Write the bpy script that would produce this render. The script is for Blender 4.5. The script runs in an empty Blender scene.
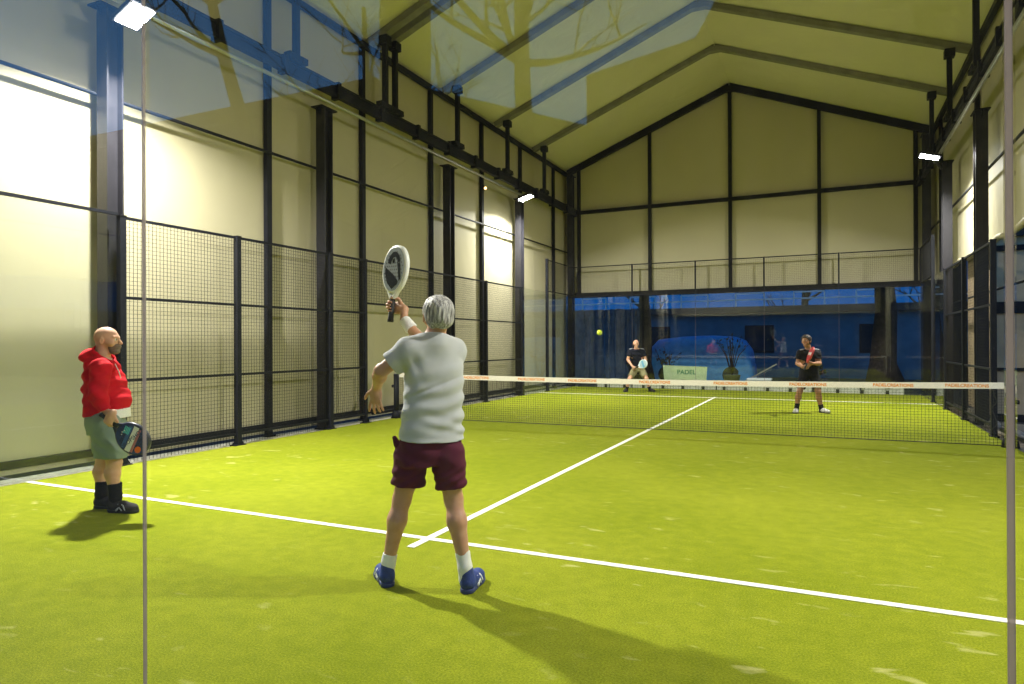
import bpy, bmesh, math, random
import numpy as np
from mathutils import Vector, Matrix
random.seed(7); rng = np.random.default_rng(3)
SC = bpy.context.scene
COL = SC.collection
PI = math.pi

# ------------------------------------------------------------------ camera numbers (metres, court centre = origin)
FOC, CAMP, YAW, PIT, ROL = 668.1, np.array([2.6882, -11.17, 1.4494]), .4406, .0021, -.0041
AX_R = np.array([math.cos(YAW), math.sin(YAW), 0.]); AX_F = np.array([-math.sin(YAW), math.cos(YAW), 0.])
UP = np.array([0., 0., 1.])
F2 = AX_F*math.cos(PIT)+UP*math.sin(PIT); U2 = UP*math.cos(PIT)-AX_F*math.sin(PIT)
R3 = AX_R*math.cos(ROL)+U2*math.sin(ROL); U3 = U2*math.cos(ROL)-AX_R*math.sin(ROL)

# ------------------------------------------------------------------ materials
MATS = {}
def new_mat(name):
    m = bpy.data.materials.new(name); m.use_nodes = True
    nt = m.node_tree; b = nt.nodes.get('Principled BSDF')
    MATS[name] = m
    return m, nt, b
def setp(b, **k):
    for n, v in k.items():
        key = {'col': 'Base Color', 'rough': 'Roughness', 'metal': 'Metallic', 'spec': 'Specular IOR Level', 'sheen': 'Sheen Weight', 'alpha': 'Alpha',
               'sss': 'Subsurface Weight', 'trans': 'Transmission Weight'}[n]
        if n == 'col' and len(v) == 3: v = (*v, 1)
        b.inputs[key].default_value = v
def simple(name, col, rough=.6, metal=0, spec=.5, noise=0., scale=20., bump=0., bscale=60.):
    m, nt, b = new_mat(name)
    setp(b, col=col, rough=rough, metal=metal, spec=spec)
    if noise or bump:
        tc = nt.nodes.new('ShaderNodeTexCoord')
    if noise:
        n = nt.nodes.new('ShaderNodeTexNoise'); n.inputs['Scale'].default_value = scale; n.inputs['Detail'].default_value = 4
        nt.links.new(tc.outputs['Object'], n.inputs['Vector'])
        r = nt.nodes.new('ShaderNodeValToRGB')
        r.color_ramp.elements[0].position = .3; r.color_ramp.elements[1].position = .7
        r.color_ramp.elements[0].color = (*[c*(1-noise) for c in col], 1); r.color_ramp.elements[1].color = (*[min(1, c*(1+noise)) for c in col], 1)
        nt.links.new(n.outputs['Fac'], r.inputs['Fac']); nt.links.new(r.outputs['Color'], b.inputs['Base Color'])
    if bump:
        n = nt.nodes.new('ShaderNodeTexNoise'); n.inputs['Scale'].default_value = bscale; n.inputs['Detail'].default_value = 3
        nt.links.new(tc.outputs['Object'], n.inputs['Vector'])
        bp = nt.nodes.new('ShaderNodeBump'); bp.inputs['Strength'].default_value = bump; bp.inputs['Distance'].default_value = .01
        nt.links.new(n.outputs['Fac'], bp.inputs['Height']); nt.links.new(bp.outputs['Normal'], b.inputs['Normal'])
    return m

STEEL = simple('dark_steel', (.010, .011, .017), .6, 0, .2, .2, 9)
STEEL2 = simple('column_steel', (.026, .025, .032), .42, .2, .35, .2, 6)
RAFTER = simple('rafter_grey', (.21, .20, .18), .7, 0, .2, .15, 5)
BLACK = simple('gable_black', (.008, .008, .010), .65, 0, .2)
GALV = simple('galvanised', (.42, .43, .42), .35, .7, .5, .1, 12)
WIRE = simple('fence_wire', (.015, .015, .017), .6, 0, .2)
NETM = simple('net_cord', (.02, .022, .018), .7)
TAPE = simple('net_tape', (.86, .80, .72), .7, 0, .3, .04, 30)
ORANGE = simple('tape_orange', (.80, .27, .01), .6)
WHITE = simple('line_white', (.86, .86, .80), .8, 0, .2, .05, 40)
RUBBER = simple('black_rubber', (.015, .015, .017), .6)
def seal_mat():
    m = bpy.data.materials.new('glass_seal'); m.use_nodes = True; nt = m.node_tree; nt.nodes.clear(); N = nt.nodes; L = nt.links
    o = N.new('ShaderNodeOutputMaterial'); a = N.new('ShaderNodeMixShader'); b = N.new('ShaderNodeMixShader'); t = N.new('ShaderNodeBsdfTransparent'); t.inputs[0].default_value = (.55, .52, .52, 1)
    d = N.new('ShaderNodeBsdfDiffuse'); d.inputs[0].default_value = (.22, .18, .165, 1); q = N.new('ShaderNodeBsdfTranslucent'); q.inputs[0].default_value = (.62, .56, .56, 1)
    b.inputs[0].default_value = .6; a.inputs[0].default_value = .55
    L.new(d.outputs[0], b.inputs[1]); L.new(q.outputs[0], b.inputs[2]); L.new(t.outputs[0], a.inputs[1]); L.new(b.outputs[0], a.inputs[2]); L.new(a.outputs[0], o.inputs[0]); return m
SEAL = seal_mat()
CONC = simple('kerb_concrete', (.62, .60, .52), .8, 0, .3, .18, 14, .4, 40)
ASPH = simple('asphalt', (.03, .03, .032), .9, 0, .3, .35, 3)
SOIL = simple('gravel_soil', (.28, .23, .17), .9, 0, .3, .4, 18, .8, 30)

def fabric_mat(name, col, wr=.35):
    m, nt, b = new_mat(name); setp(b, rough=.55, spec=.25)
    tc = nt.nodes.new('ShaderNodeTexCoord')
    mp = nt.nodes.new('ShaderNodeMapping'); mp.inputs['Scale'].default_value = (.6, .6, .35)
    nt.links.new(tc.outputs['Object'], mp.inputs['Vector'])
    n = nt.nodes.new('ShaderNodeTexNoise'); n.inputs['Scale'].default_value = 1.6; n.inputs['Detail'].default_value = 5
    nt.links.new(mp.outputs[0], n.inputs['Vector'])
    r = nt.nodes.new('ShaderNodeValToRGB'); r.color_ramp.elements[0].position = .35; r.color_ramp.elements[1].position = .7
    r.color_ramp.elements[0].color = (*[c*.93 for c in col], 1); r.color_ramp.elements[1].color = (*col, 1)
    nt.links.new(n.outputs['Fac'], r.inputs[0]); nt.links.new(r.outputs[0], b.inputs['Base Color'])
    n2 = nt.nodes.new('ShaderNodeTexNoise'); n2.inputs['Scale'].default_value = 2.2; n2.inputs['Detail'].default_value = 3; n2.inputs['Distortion'].default_value = 1.5
    nt.links.new(mp.outputs[0], n2.inputs['Vector'])
    bp = nt.nodes.new('ShaderNodeBump'); bp.inputs['Strength'].default_value = wr; bp.inputs['Distance'].default_value = .06
    nt.links.new(n2.outputs['Fac'], bp.inputs['Height']); nt.links.new(bp.outputs['Normal'], b.inputs['Normal'])
    return m
FABRIC = fabric_mat('wall_fabric', (.52, .475, .33), .12)
ROOFFAB = fabric_mat('roof_fabric', (.70, .67, .48), .5)

def turf_mat():
    m, nt, b = new_mat('turf'); setp(b, rough=.9, spec=.04)
    tc = nt.nodes.new('ShaderNodeTexCoord')
    N = nt.nodes; L = nt.links
    def noise(scale, detail=3, map_scale=None, dist=0):
        n = N.new('ShaderNodeTexNoise'); n.inputs['Scale'].default_value = scale; n.inputs['Detail'].default_value = detail; n.inputs['Distortion'].default_value = dist
        if map_scale:
            mp = N.new('ShaderNodeMapping'); mp.inputs['Scale'].default_value = map_scale
            L.new(tc.outputs['Object'], mp.inputs['Vector']); L.new(mp.outputs[0], n.inputs['Vector'])
        else: L.new(tc.outputs['Object'], n.inputs['Vector'])
        return n.outputs['Fac']
    def ramp(f, p0, c0, p1, c1):
        r = N.new('ShaderNodeValToRGB'); e = r.color_ramp.elements
        e[0].position, e[1].position = p0, p1; e[0].color = (*c0, 1); e[1].color = (*c1, 1)
        L.new(f, r.inputs[0]); return r.outputs[0]
    def mix(f, a, bb, mode='MIX'):
        x = N.new('ShaderNodeMix'); x.data_type = 'RGBA'; x.blend_type = mode
        if isinstance(f, float): x.inputs[0].default_value = f
        else: L.new(f, x.inputs[0])
        L.new(a, x.inputs[6]); L.new(bb, x.inputs[7]); return x.outputs[2]
    base = ramp(noise(.55, 4), .35, (.218, .258, .011), .7, (.280, .312, .018))
    fine = ramp(noise(95, 2), .3, (.70, .72, .62), .72, (1.16, 1.14, 1.35))
    c = mix(1.0, base, fine, 'MULTIPLY')
    mid = ramp(noise(9, 5), .35, (.90, .92, .9), .68, (1.08, 1.06, 1.1))
    c = mix(1.0, c, mid, 'MULTIPLY')
    # sand infill showing through in worn, elongated spots
    s1 = ramp(noise(3.2, 5, (1, 2.2, 1), .4), .635, (0, 0, 0), .72, (1, 1, 1))
    s2 = ramp(noise(.32, 2), .36, (0, 0, 0), .60, (1, 1, 1))
    sm = mix(1.0, s1, s2, 'MULTIPLY')
    mth = N.new('ShaderNodeMath'); mth.operation = 'MULTIPLY'; mth.inputs[1].default_value = .55; L.new(sm, mth.inputs[0])
    sand = N.new('ShaderNodeRGB'); sand.outputs[0].default_value = (.60, .56, .24, 1)
    c = mix(mth.outputs[0], c, sand.outputs[0])
    L.new(c, b.inputs['Base Color'])
    bp = N.new('ShaderNodeBump'); bp.inputs['Strength'].default_value = .5; bp.inputs['Distance'].default_value = .012
    L.new(noise(140, 2), bp.inputs['Height']); L.new(bp.outputs[0], b.inputs['Normal'])
    return m
TURF = turf_mat()

def glass_mat(name, tint=(.955, .975, .97), dirt=0.):
    m = bpy.data.materials.new(name); m.use_nodes = True; nt = m.node_tree; nt.nodes.clear()
    N = nt.nodes; L = nt.links
    out = N.new('ShaderNodeOutputMaterial'); mx = N.new('ShaderNodeMixShader'); fr = N.new('ShaderNodeFresnel')
    ge = N.new('ShaderNodeNewGeometry'); im = N.new('ShaderNodeMapRange'); im.inputs[3].default_value = 1.52; im.inputs[4].default_value = 1/1.52   # thin pane: both faces mirror alike
    L.new(ge.outputs['Backfacing'], im.inputs[0]); L.new(im.outputs[0], fr.inputs['IOR'])
    tr = N.new('ShaderNodeBsdfTransparent'); tr.inputs[0].default_value = (*tint, 1)
    gl = N.new('ShaderNodeBsdfGlossy'); gl.inputs['Roughness'].default_value = 0.0
    L.new(fr.outputs[0], mx.inputs[0]); L.new(tr.outputs[0], mx.inputs[1]); L.new(gl.outputs[0], mx.inputs[2])
    last = mx.outputs[0]
    if dirt:   # dried water marks and dust on the pane
        df = N.new('ShaderNodeBsdfTranslucent'); df.inputs[0].default_value = (.8, .8, .8, 1)
        tc = N.new('ShaderNodeTexCoord'); mp = N.new('ShaderNodeMapping'); mp.inputs['Scale'].default_value = (30, 1, 3.5)
        n = N.new('ShaderNodeTexNoise'); n.inputs['Scale'].default_value = 1.0; n.inputs['Detail'].default_value = 4
        L.new(tc.outputs['Object'], mp.inputs[0]); L.new(mp.outputs[0], n.inputs['Vector'])
        r = N.new('ShaderNodeMapRange'); r.inputs[1].default_value = .45; r.inputs[2].default_value = .8; r.inputs[3].default_value = dirt*.25; r.inputs[4].default_value = dirt
        L.new(n.outputs['Fac'], r.inputs[0])
        m2 = N.new('ShaderNodeMixShader'); L.new(r.outputs[0], m2.inputs[0]); L.new(last, m2.inputs[1]); L.new(df.outputs[0], m2.inputs[2]); last = m2.outputs[0]
    L.new(last, out.inputs[0])
    MATS[name] = m
    return m
GLASS = glass_mat('court_glass')
GLASSN = glass_mat('near_court_glass', dirt=.005)

def emit_mat(name, col, s):
    m = bpy.data.materials.new(name); m.use_nodes = True; nt = m.node_tree; nt.nodes.clear()
    o = nt.nodes.new('ShaderNodeOutputMaterial'); e = nt.nodes.new('ShaderNodeEmission')
    e.inputs[0].default_value = (*col, 1); e.inputs[1].default_value = s
    nt.links.new(e.outputs[0], o.inputs[0]); return m
LENS = emit_mat('lamp_lens', (1, .97, .90), 120)

# ------------------------------------------------------------------ mesh helpers
class MB:
    def __init__(s): s.v = []; s.f = []; s.m = []; s.sm = []
    def add(s, vs, fs, mi=0, smooth=False):
        o = len(s.v); s.v += [tuple(float(c) for c in p) for p in vs]
        for f in fs: s.f.append([o+i for i in f]); s.m.append(mi); s.sm.append(smooth)
        return s
    def box(s, a, b, mi=0):
        x0, y0, z0 = [min(a[i], b[i]) for i in range(3)]; x1, y1, z1 = [max(a[i], b[i]) for i in range(3)]
        return s.add([(x0, y0, z0), (x1, y0, z0), (x1, y1, z0), (x0, y1, z0), (x0, y0, z1), (x1, y0, z1), (x1, y1, z1), (x0, y1, z1)],
                     [(3, 2, 1, 0), (4, 5, 6, 7), (0, 1, 5, 4), (1, 2, 6, 5), (2, 3, 7, 6), (3, 0, 4, 7)], mi)
    def cbox(s, c, sz, mi=0): return s.box([c[i]-sz[i]/2 for i in range(3)], [c[i]+sz[i]/2 for i in range(3)], mi)
    def bar(s, a, b, w, h, mi=0, up=(0, 0, 1)):
        a, b = np.array(a, float), np.array(b, float); d = b-a; d /= np.linalg.norm(d)
        u = np.array(up, float); r = np.cross(d, u)
        if np.linalg.norm(r) < 1e-4: r = np.cross(d, (1, 0, 0))
        r /= np.linalg.norm(r); u = np.cross(r, d)
        vs = [p+r*sx*w/2+u*sy*h/2 for p in (a, b) for sx, sy in ((-1, -1), (1, -1), (1, 1), (-1, 1))]
        return s.add(vs, [(0, 1, 2, 3), (7, 6, 5, 4), (0, 4, 5, 1), (1, 5, 6, 2), (2, 6, 7, 3), (3, 7, 4, 0)], mi)
    def tube(s, pts, r, n=10, mi=0, cap=True):
        pts = [np.array(p, float) for p in pts]; rs = r if hasattr(r, '__len__') else [r]*len(pts)
        prev = None; rings = []
        for i, p in enumerate(pts):
            d = pts[min(i+1, len(pts)-1)]-pts[max(i-1, 0)]; d /= np.linalg.norm(d)
            if prev is None:
                u = np.cross(d, (0, 0, 1));
                if np.linalg.norm(u) < 1e-3: u = np.cross(d, (1, 0, 0))
            else: u = prev-d*np.dot(prev, d)
            u /= np.linalg.norm(u); prev = u; w = np.cross(d, u)
            rings.append([p+rs[i]*(u*math.cos(t)+w*math.sin(t)) for t in np.linspace(0, 2*PI, n, endpoint=False)])
        vs = [q for rg in rings for q in rg]; fs = []
        for i in range(len(pts)-1):
            for j in range(n):
                k = (j+1) % n; fs.append((i*n+j, i*n+k, (i+1)*n+k, (i+1)*n+j))
        s.add(vs, fs, mi, True)
        if cap:
            o = len(s.v)-len(vs)
            s.f.append([o+j for j in range(n)][::-1]); s.m.append(mi); s.sm.append(False)
            s.f.append([o+(len(pts)-1)*n+j for j in range(n)]); s.m.append(mi); s.sm.append(False)
        return s
    def prism(s, poly, fn, d0, d1, mi=0):
        """polygon (2-D, ccw) extruded: fn(u, v, w) -> xyz"""
        n = len(poly); vs = [fn(u, v, d0) for u, v in poly]+[fn(u, v, d1) for u, v in poly]
        fs = [list(range(n))[::-1], list(range(n, 2*n))]+[(i, (i+1) % n, n+(i+1) % n, n+i) for i in range(n)]
        return s.add(vs, fs, mi)
    def ball(s, c, r, mi=0, nu=14, nv=9):
        r = r if hasattr(r, '__len__') else (r, r, r)
        vs = [(c[0], c[1], c[2]-r[2])]
        for i in range(1, nv):
            t = -PI/2+PI*i/nv
            for j in range(nu):
                a = 2*PI*j/nu; vs.append((c[0]+r[0]*math.cos(t)*math.cos(a), c[1]+r[1]*math.cos(t)*math.sin(a), c[2]+r[2]*math.sin(t)))
        vs.append((c[0], c[1], c[2]+r[2])); fs = []
        for j in range(nu):
            k = (j+1) % nu; fs.append((0, 1+k, 1+j)); fs.append((len(vs)-1, 1+(nv-2)*nu+j, 1+(nv-2)*nu+k))
            for i in range(nv-2): fs.append((1+i*nu+j, 1+i*nu+k, 1+(i+1)*nu+k, 1+(i+1)*nu+j))
        return s.add(vs, fs, mi, True)
    def build(s, name, mat, parent=None, origin=None, bevel=0):
        me = bpy.data.meshes.new(name)
        v = s.v
        if origin is not None: v = [(p[0]-origin[0], p[1]-origin[1], p[2]-origin[2]) for p in v]
        me.from_pydata(v, [], s.f)
        for m in (mat if isinstance(mat, (list, tuple)) else [mat]): me.materials.append(m)
        me.polygons.foreach_set('material_index', s.m); me.polygons.foreach_set('use_smooth', s.sm); me.update()
        o = bpy.data.objects.new(name, me); COL.objects.link(o)
        if origin is not None: o.location = origin
        if parent: o.parent = parent
        if bevel:
            bv = o.modifiers.new('bevel', 'BEVEL'); bv.width = bevel; bv.segments = 2; bv.limit_method = 'ANGLE'
        return o

def tag(o, label=None, cat=None, group=None, kind=None):
    if label: o['label'] = label
    if cat: o['category'] = cat
    if group: o['group'] = group
    if kind: o['kind'] = kind
    return o
def empty(name, loc, label, cat, group=None, rz=0):
    o = bpy.data.objects.new(name, None); COL.objects.link(o); o.location = loc; o.rotation_euler = (0, 0, rz)
    o.empty_display_size = .1
    return tag(o, label, cat, group)
def struct(o): o['kind'] = 'structure'; return o
def text_mesh(txt, size, name, mat, parent, M, extrude=.0015, bold=0):
    cu = bpy.data.curves.new(name, 'FONT'); cu.body = txt; cu.size = size; cu.extrude = extrude; cu.align_x = 'CENTER'; cu.align_y = 'CENTER'; cu.offset = bold
    t = bpy.data.objects.new(name, cu); COL.objects.link(t)
    bpy.context.view_layer.update()
    me = bpy.data.meshes.new_from_object(t.evaluated_get(bpy.context.evaluated_depsgraph_get()))
    bpy.data.objects.remove(t); bpy.data.curves.remove(cu)
    me.materials.clear(); me.materials.append(mat); me.transform(M)
    o = bpy.data.objects.new(name, me); COL.objects.link(o); o.parent = parent
    return o

# ------------------------------------------------------------------ ground, turf, lines
struct(MB().box((-5.0, -10.0, -.06), (5.0, 10.0, 0)).build('floor', TURF))
struct(MB().box((-90, -90, -.4), (90, 90, -.07)).build('floor_outside', ASPH))
def line(name, a, b): struct(MB().box((*a, -.01), (*b, .004 if name != 'trim_3' else .0055)).build(name, WHITE))
line('trim_1', (-4.99, -6.975), (4.99, -6.915)); line('trim_2', (-4.99, 6.92), (4.99, 6.99)); line('trim_3', (-.03, -7.18), (.03, 7.16))
# sandy verge between court edge and hall wall
for sx, nm in ((-1, 'floor_verge_left'), (1, 'floor_verge_right')):
    struct(MB().box((sx*5.0, -10.1, -.07), (sx*5.42, 10.4, -.015)).build(nm, SOIL if sx > 0 else CONC))

# ------------------------------------------------------------------ hall skin
RZ, EZ, HX = 9.45, 7.32, 5.42        # ridge, eave, half width
TH = .02
def slope(x): return RZ-(RZ-EZ)*abs(x)/HX
ml = MB().box((-HX-TH, -10.1, .03), (-HX, 10.45, EZ)); struct(ml.build('wall_left', FABRIC))
ml = MB().box((HX, -10.1, .03), (HX+TH, -2.0, EZ)).box((HX, -2.0, 3.3), (HX+TH, 10.45, EZ))
struct(ml.build('wall_right', FABRIC))
def gable(name, y, zb):
    poly = [(-HX, zb), (HX, zb), (HX, EZ), (0, RZ), (-HX, EZ)]
    struct(MB().prism(poly, lambda u, v, w: (u, w, v), y, y+TH).build(name, FABRIC))
gable('wall_back', 10.45, 3.06); gable('wall_front', -10.12, 3.04)
roof = MB()
for sx in (-1, 1):
    roof.prism([(0, RZ), (sx*(HX+.1), EZ-.04), (sx*(HX+.1), EZ-.01), (0, RZ+.03)], lambda u, v, w: (u, w, v), -10.25, 10.47)
struct(roof.build('ceiling', ROOFFAB))
# bottom roll of the raised curtain on the right
roll = MB()
pts = [(HX+.01, y, 3.29-.05*math.sin((y-3.1)/1.9*PI % PI)) for y in np.linspace(-1.9, 10.3, 90)]
roll.tube(pts, .055, 8)
tag(roll.build('rolled_curtain', FABRIC), 'cream rolled up curtain hem hanging in scallops along the open right side', 'curtain')

# ------------------------------------------------------------------ hall posts (thin, at the fabric) - each a thing
def hall_post(x, y, label, z1=EZ-.08):
    e = empty('wall_post', (x, y, 0), label, 'post', 'slim steel posts of the hall side walls')
    o = (x, y, 0)
    MB().box((x-.04, y-.05, .0), (x+.04, y+.05, z1)).build('post_tube', STEEL, None, o).parent = e
    MB().box((x-.07, y-.09, -.07), (x+.07, y+.09, .012)).build('base_plate', STEEL, None, o).parent = e
    for c in e.children: c.location = (0, 0, 0)
ordn = ['nearest', 'second', 'third', 'fourth', 'fifth', 'sixth']
for i, y in enumerate((-3.2, -.8, 1.65, 4.1, 6.5, 9.1)):
    hall_post(-5.36, y, f'slim dark steel post on the left fabric wall, {ordn[i]} of six from the camera')
for i, y in enumerate((4.5, 9.1)):
    hall_post(5.36, y, f'slim dark steel post on the right wall, {ordn[i]} of two from the net')

def h_column(x, y, z1, label):
    e = empty('steel_upright', (x, y, 0), label, 'column', 'lamp columns along the court sides')
    m = MB(); w, d, t = .19, .21, .022
    m.box((-w/2, -d/2, -.06), (w/2, -d/2+t, z1)).box((-w/2, d/2-t, -.06), (w/2, d/2, z1)).box((-t/2, -d/2+t, -.06), (t/2, d/2-t, z1))
    m.build('h_beam', STEEL2, e)
    MB().box((-.12, -.14, -.07), (.08, .14, .015)).build('base_plate', STEEL, e)
    p = MB().box((-.12, -.2, z1), (.12, .2, z1+.02)); p.build('head_plate', STEEL, e)
    for s in (-1, 1): MB().prism([(s*.1, z1), (s*.19, z1), (s*.1, z1-.12)][::s], lambda u, v, w_: (w_, u, v), -.01, .01).build('bracket', STEEL, e)
    return e
for i, y in enumerate((-5.92, -2.1, 2.1, 6.0)):
    h_column(-5.16, y, 5.5, f'dark steel H column left of the court, {["nearest, beside the man in red", "second from the camera", "third from the camera, behind the racket", "fourth, under the far left floodlight"][i]}')
for i, y in enumerate((3.05, 6.75)):
    h_column(5.16, y, 5.5, f'dark steel H column right of the court, {["nearer one by the net post", "farther one under the right floodlight"][i]}')
for sx, s in ((-1, 'left'), (1, 'right')):
    h_column(sx*5.17, 10.22, 7.1, f'tall dark steel corner column at the far {s} corner of the hall')

# ------------------------------------------------------------------ gutter beams, pipes, purlins, eave tubes
def run(name, mat, label, cat, build, group=None):
    m = MB(); build(m); return tag(m.build(name, mat), label, cat, group)
for sx, s in ((-1, 'left'), (1, 'right')):
    y0 = -10.0
    e = empty('roof_rail', (sx*4.98, 2, 5.8), f'long dark roof rail beam high along the {s} side', 'rail')
    o = (sx*4.98, 2, 5.8)
    m = MB().box((sx*4.93, y0, 5.72), (sx*5.03, 10.2, 5.76)).box((sx*4.96, y0, 5.76), (sx*5.0, 10.2, 5.90)).box((sx*4.93, y0, 5.90), (sx*5.03, 10.2, 5.94))
    b = m.build('rail_beam', STEEL, None, o); b.parent = e; b.location = (0, 0, 0)
    cl = MB()
    for y in np.arange(y0+.5, 10, 1.25): cl.box((sx*4.9, y-.04, 5.68), (sx*5.06, y+.04, 5.97))
    b = cl.build('clamp', STEEL, None, o); b.parent = e; b.location = (0, 0, 0); b['kind'] = 'stuff'
    tag(MB().tube([(sx*4.93, y0, 5.55), (sx*4.93, 6.0 if sx < 0 else 6.75, 5.55)], .032, 10).build('steel_pipe', GALV), f'thin galvanised pipe below the {s} roof rail', 'pipe')
    tag(MB().tube([(sx*5.28, y0, 4.47), (sx*5.28, 10.3, 4.52)], .024, 8).build('wall_rail', STEEL), f'thin dark horizontal rail midway up the {s} fabric wall', 'rail')
    tag(MB().bar((sx*5.33, y0, 7.19), (sx*5.33, 10.3, 7.19), .09, .11).build('eave_girder', STEEL), f'dark eave beam where the {s} wall meets the roof', 'beam')
# bottom rail of left fabric
tag(MB().bar((-5.4, -10., .14), (-5.4, 10.3, .14), .04, .09).build('base_rail', STEEL), 'dark base rail at the bottom of the left fabric wall', 'rail')
tag(MB().tube([(5.38, -1.9, 2.36), (5.38, 10.2, 2.36)], .022, 8).build('side_cable', STEEL), 'thin dark cable along the open right side below the rolled curtain', 'cable')
# ------------------------------------------------------------------ rafters (each a thing)
def rafter(y, mat, w, d, label, sink=.02):
    e = empty('roof_rafter', (0, y, EZ), label, 'rafter', 'roof rafters of the hall')
    for sx in (-1, 1):
        m = MB(); a = (0, 0, RZ-EZ-sink-d/2); b = (sx*5.3, 0, slope(5.3)-EZ-sink-d/2)
        m.bar(a, b, w, d); m.build('rafter_beam', mat, e)
    MB().box((-.16, -w/2-.01, RZ-EZ-sink-d-.06), (.16, w/2+.01, RZ-EZ-.1)).build('ridge_plate', mat, e)
    return e
RY = [(-3.0, 'fourth from the far end, above the near players'), (-.62, 'nearer one of the close pair above the net'), (-.3, 'farther one of the close pair above the net'), (2.15, 'second over the far half'), (4.8, 'next but one before the far gable'), (7.35, 'last grey one before the far gable')]
for y, l in RY: rafter(y, RAFTER, .16, .13, 'grey roof rafter under the fabric roof, '+l)
rafter(10.3, BLACK, .12, .2, 'black rafter along the top of the far gable wall')

# struts: roof leg running on the rail
def strut(sx, y, label, dbl=False):
    e = empty('roof_strut', (sx*4.95, y, 5.95), label, 'strut', 'vertical struts between roof rail and rafters')
    zt = slope(4.95)-.3-5.95
    MB().box((-.045, -.045, .1), (.045, .045, zt)).build('strut_tube', STEEL, e)
    MB().box((-.09, -.09, zt-.02), (.09, .09, zt+.14)).build('head_joint', STEEL, e)
    t = MB().box((-.07, -.2, .0), (.07, .2, .1)); t.tube([(-.09, -.13, .02), (.09, -.13, .02)], .05, 10); t.tube([(-.09, .13, .02), (.09, .13, .02)], .05, 10)
    t.build('trolley', STEEL, e)
    return e
for i, y in enumerate((-3.0, -.62, -.3, 2.15, 4.8, 7.35)):
    strut(-1, y, 'dark strut between left roof rail and rafter, '+['nearest the camera', 'nearer of the close pair', 'farther of the close pair', 'fourth from the camera', 'fifth from the camera', 'farthest one above the floodlight'][i])
for i, y in enumerate((2.15, 4.8, 7.35)):
    strut(1, y, 'dark strut between right roof rail and rafter, '+['nearest, at the top right', 'middle of three', 'farthest one above the right floodlight'][i])

# ------------------------------------------------------------------ far gable frame
for x, l in ((-4.93, 'at the left corner'), (-2.5, 'left of the ridge'), (0, 'under the ridge'), (2.5, 'right of the ridge'), (4.93, 'at the right corner')):
    tag(MB().box((x-.05, 10.32, 3.0), (x+.05, 10.42, slope(x)-.08)).build('gable_post', BLACK), 'black upright on the far gable fabric, '+l, 'post', 'uprights of the far gable')
tag(MB().box((-5.05, 10.3, 5.82), (5.05, 10.4, 5.93)).build('gable_girder', BLACK), 'black horizontal beam across the middle of the far gable', 'beam')
tag(MB().box((-5.05, 10.22, 2.98), (5.05, 10.42, 3.14)).build('gable_girder', BLACK), 'black bottom beam of the far gable above the glass', 'beam')

# ------------------------------------------------------------------ court enclosure
def fence_post(x, y, z1, label, w=.09):
    e = empty('fence_post', (x, y, 0), label, 'post', 'posts of the court fence')
    MB().box((-w/2, -w/2, -.02), (w/2, w/2, z1)).build('post_tube', STEEL, e)
    MB().box((-.055, -.1, -.02), (.055, .1, .014)).build('base_plate', STEEL, e)
    MB().box((-w/2-.004, -w/2-.004, z1), (w/2+.004, w/2+.004, z1+.012)).build('cap', STEEL, e)
    for s in (-1, 1): MB().prism([(s*w/2, .014), (s*.1, .014), (s*w/2, .11)][::s], lambda u, v, t: (t, u, v), -.01, .01).build('gusset', STEEL, e)
    return e
for y, z1, l in ((-5.9, 3.0, 'beside the nearest column behind the man in red'), (-4.15, 3.0, 'second from the camera'), (-2.17, 3.0, 'right of the second column'), (-1.2, 3.0, 'nearer side of the left court opening'), (3.6, 3.0, 'right of the player with grey hair'), (5.72, 3.0, 'by the far left floodlight column'), (7.62, 4.0, 'tall one near the far left corner')):
    fence_post(-4.99, y, z1, 'black left court fence post, '+l, .05 if y == -1.2 else .075)
for y, z1, l in ((1.21, 3.0, 'by the right net post'), (3.6, 3.0, 'middle of the right mesh'), (5.72, 3.0, 'by the right floodlight column'), (7.62, 4.0, 'tall one near the far right corner')):
    fence_post(4.99, y, z1, 'black right court fence post, '+l, .075)

def mesh_panel(a, b, z0, z1, rails, label, group='wire mesh panels of the court fence', wire=.0038, step=.05, rail=.035):
    a, b = np.array([*a, 0.]), np.array([*b, 0.]); c = (a+b)/2; L = np.linalg.norm(b-a); d = (b-a)/L
    e = empty('mesh_fence', (c[0], c[1], z0), label, 'fence panel', group)
    for z in rails: MB().bar(-d*L/2+UP*(z-z0), d*L/2+UP*(z-z0), rail*.8, rail).build('panel_rail', STEEL, e)
    m = MB(); nrm = np.cross(d, UP)
    n = int(L/step)
    for i in range(1, n):
        p = d*(-L/2+L*i/n); m.bar(p, p+UP*(z1-z0), wire, wire)
    k = int((z1-z0)/step)
    for j in range(1, k):
        z = UP*((z1-z0)*j/k); m.bar(-d*L/2+z+nrm*wire, d*L/2+z+nrm*wire, wire, wire)
    m.build('wire_mesh', WIRE, e)
    return e
R4 = (.16, 1.02, 2.02, 2.985)
mesh_panel((-4.99, -5.85), (-4.99, -4.2), .02, 2.98, R4, 'black wire mesh panel behind the man in red')
mesh_panel((-4.99, -4.1), (-4.99, -2.22), .02, 2.98, R4, 'black wire mesh panel between the second and third left fence posts')
mesh_panel((-4.99, -2.12), (-4.99, -1.23), .16, 2.98, R4, 'narrow black wire mesh panel just before the left court opening')
mesh_panel((-4.99, -1.17), (-4.99, 2.0), 2.2, 2.98, (2.2, 2.985), 'high wire mesh panel above the left court opening')
mesh_panel((-4.99, 2.0), (-4.99, 3.55), .02, 2.98, R4, 'black wire mesh panel right of the grey haired player')
mesh_panel((-4.99, 3.65), (-4.99, 5.67), .02, 2.98, R4, 'black wire mesh panel beside the far left floodlight column')
mesh_panel((4.99, 1.25), (4.99, 3.55), .02, 2.98, R4, 'black wire mesh panel right of the court nearest the net post')
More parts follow.
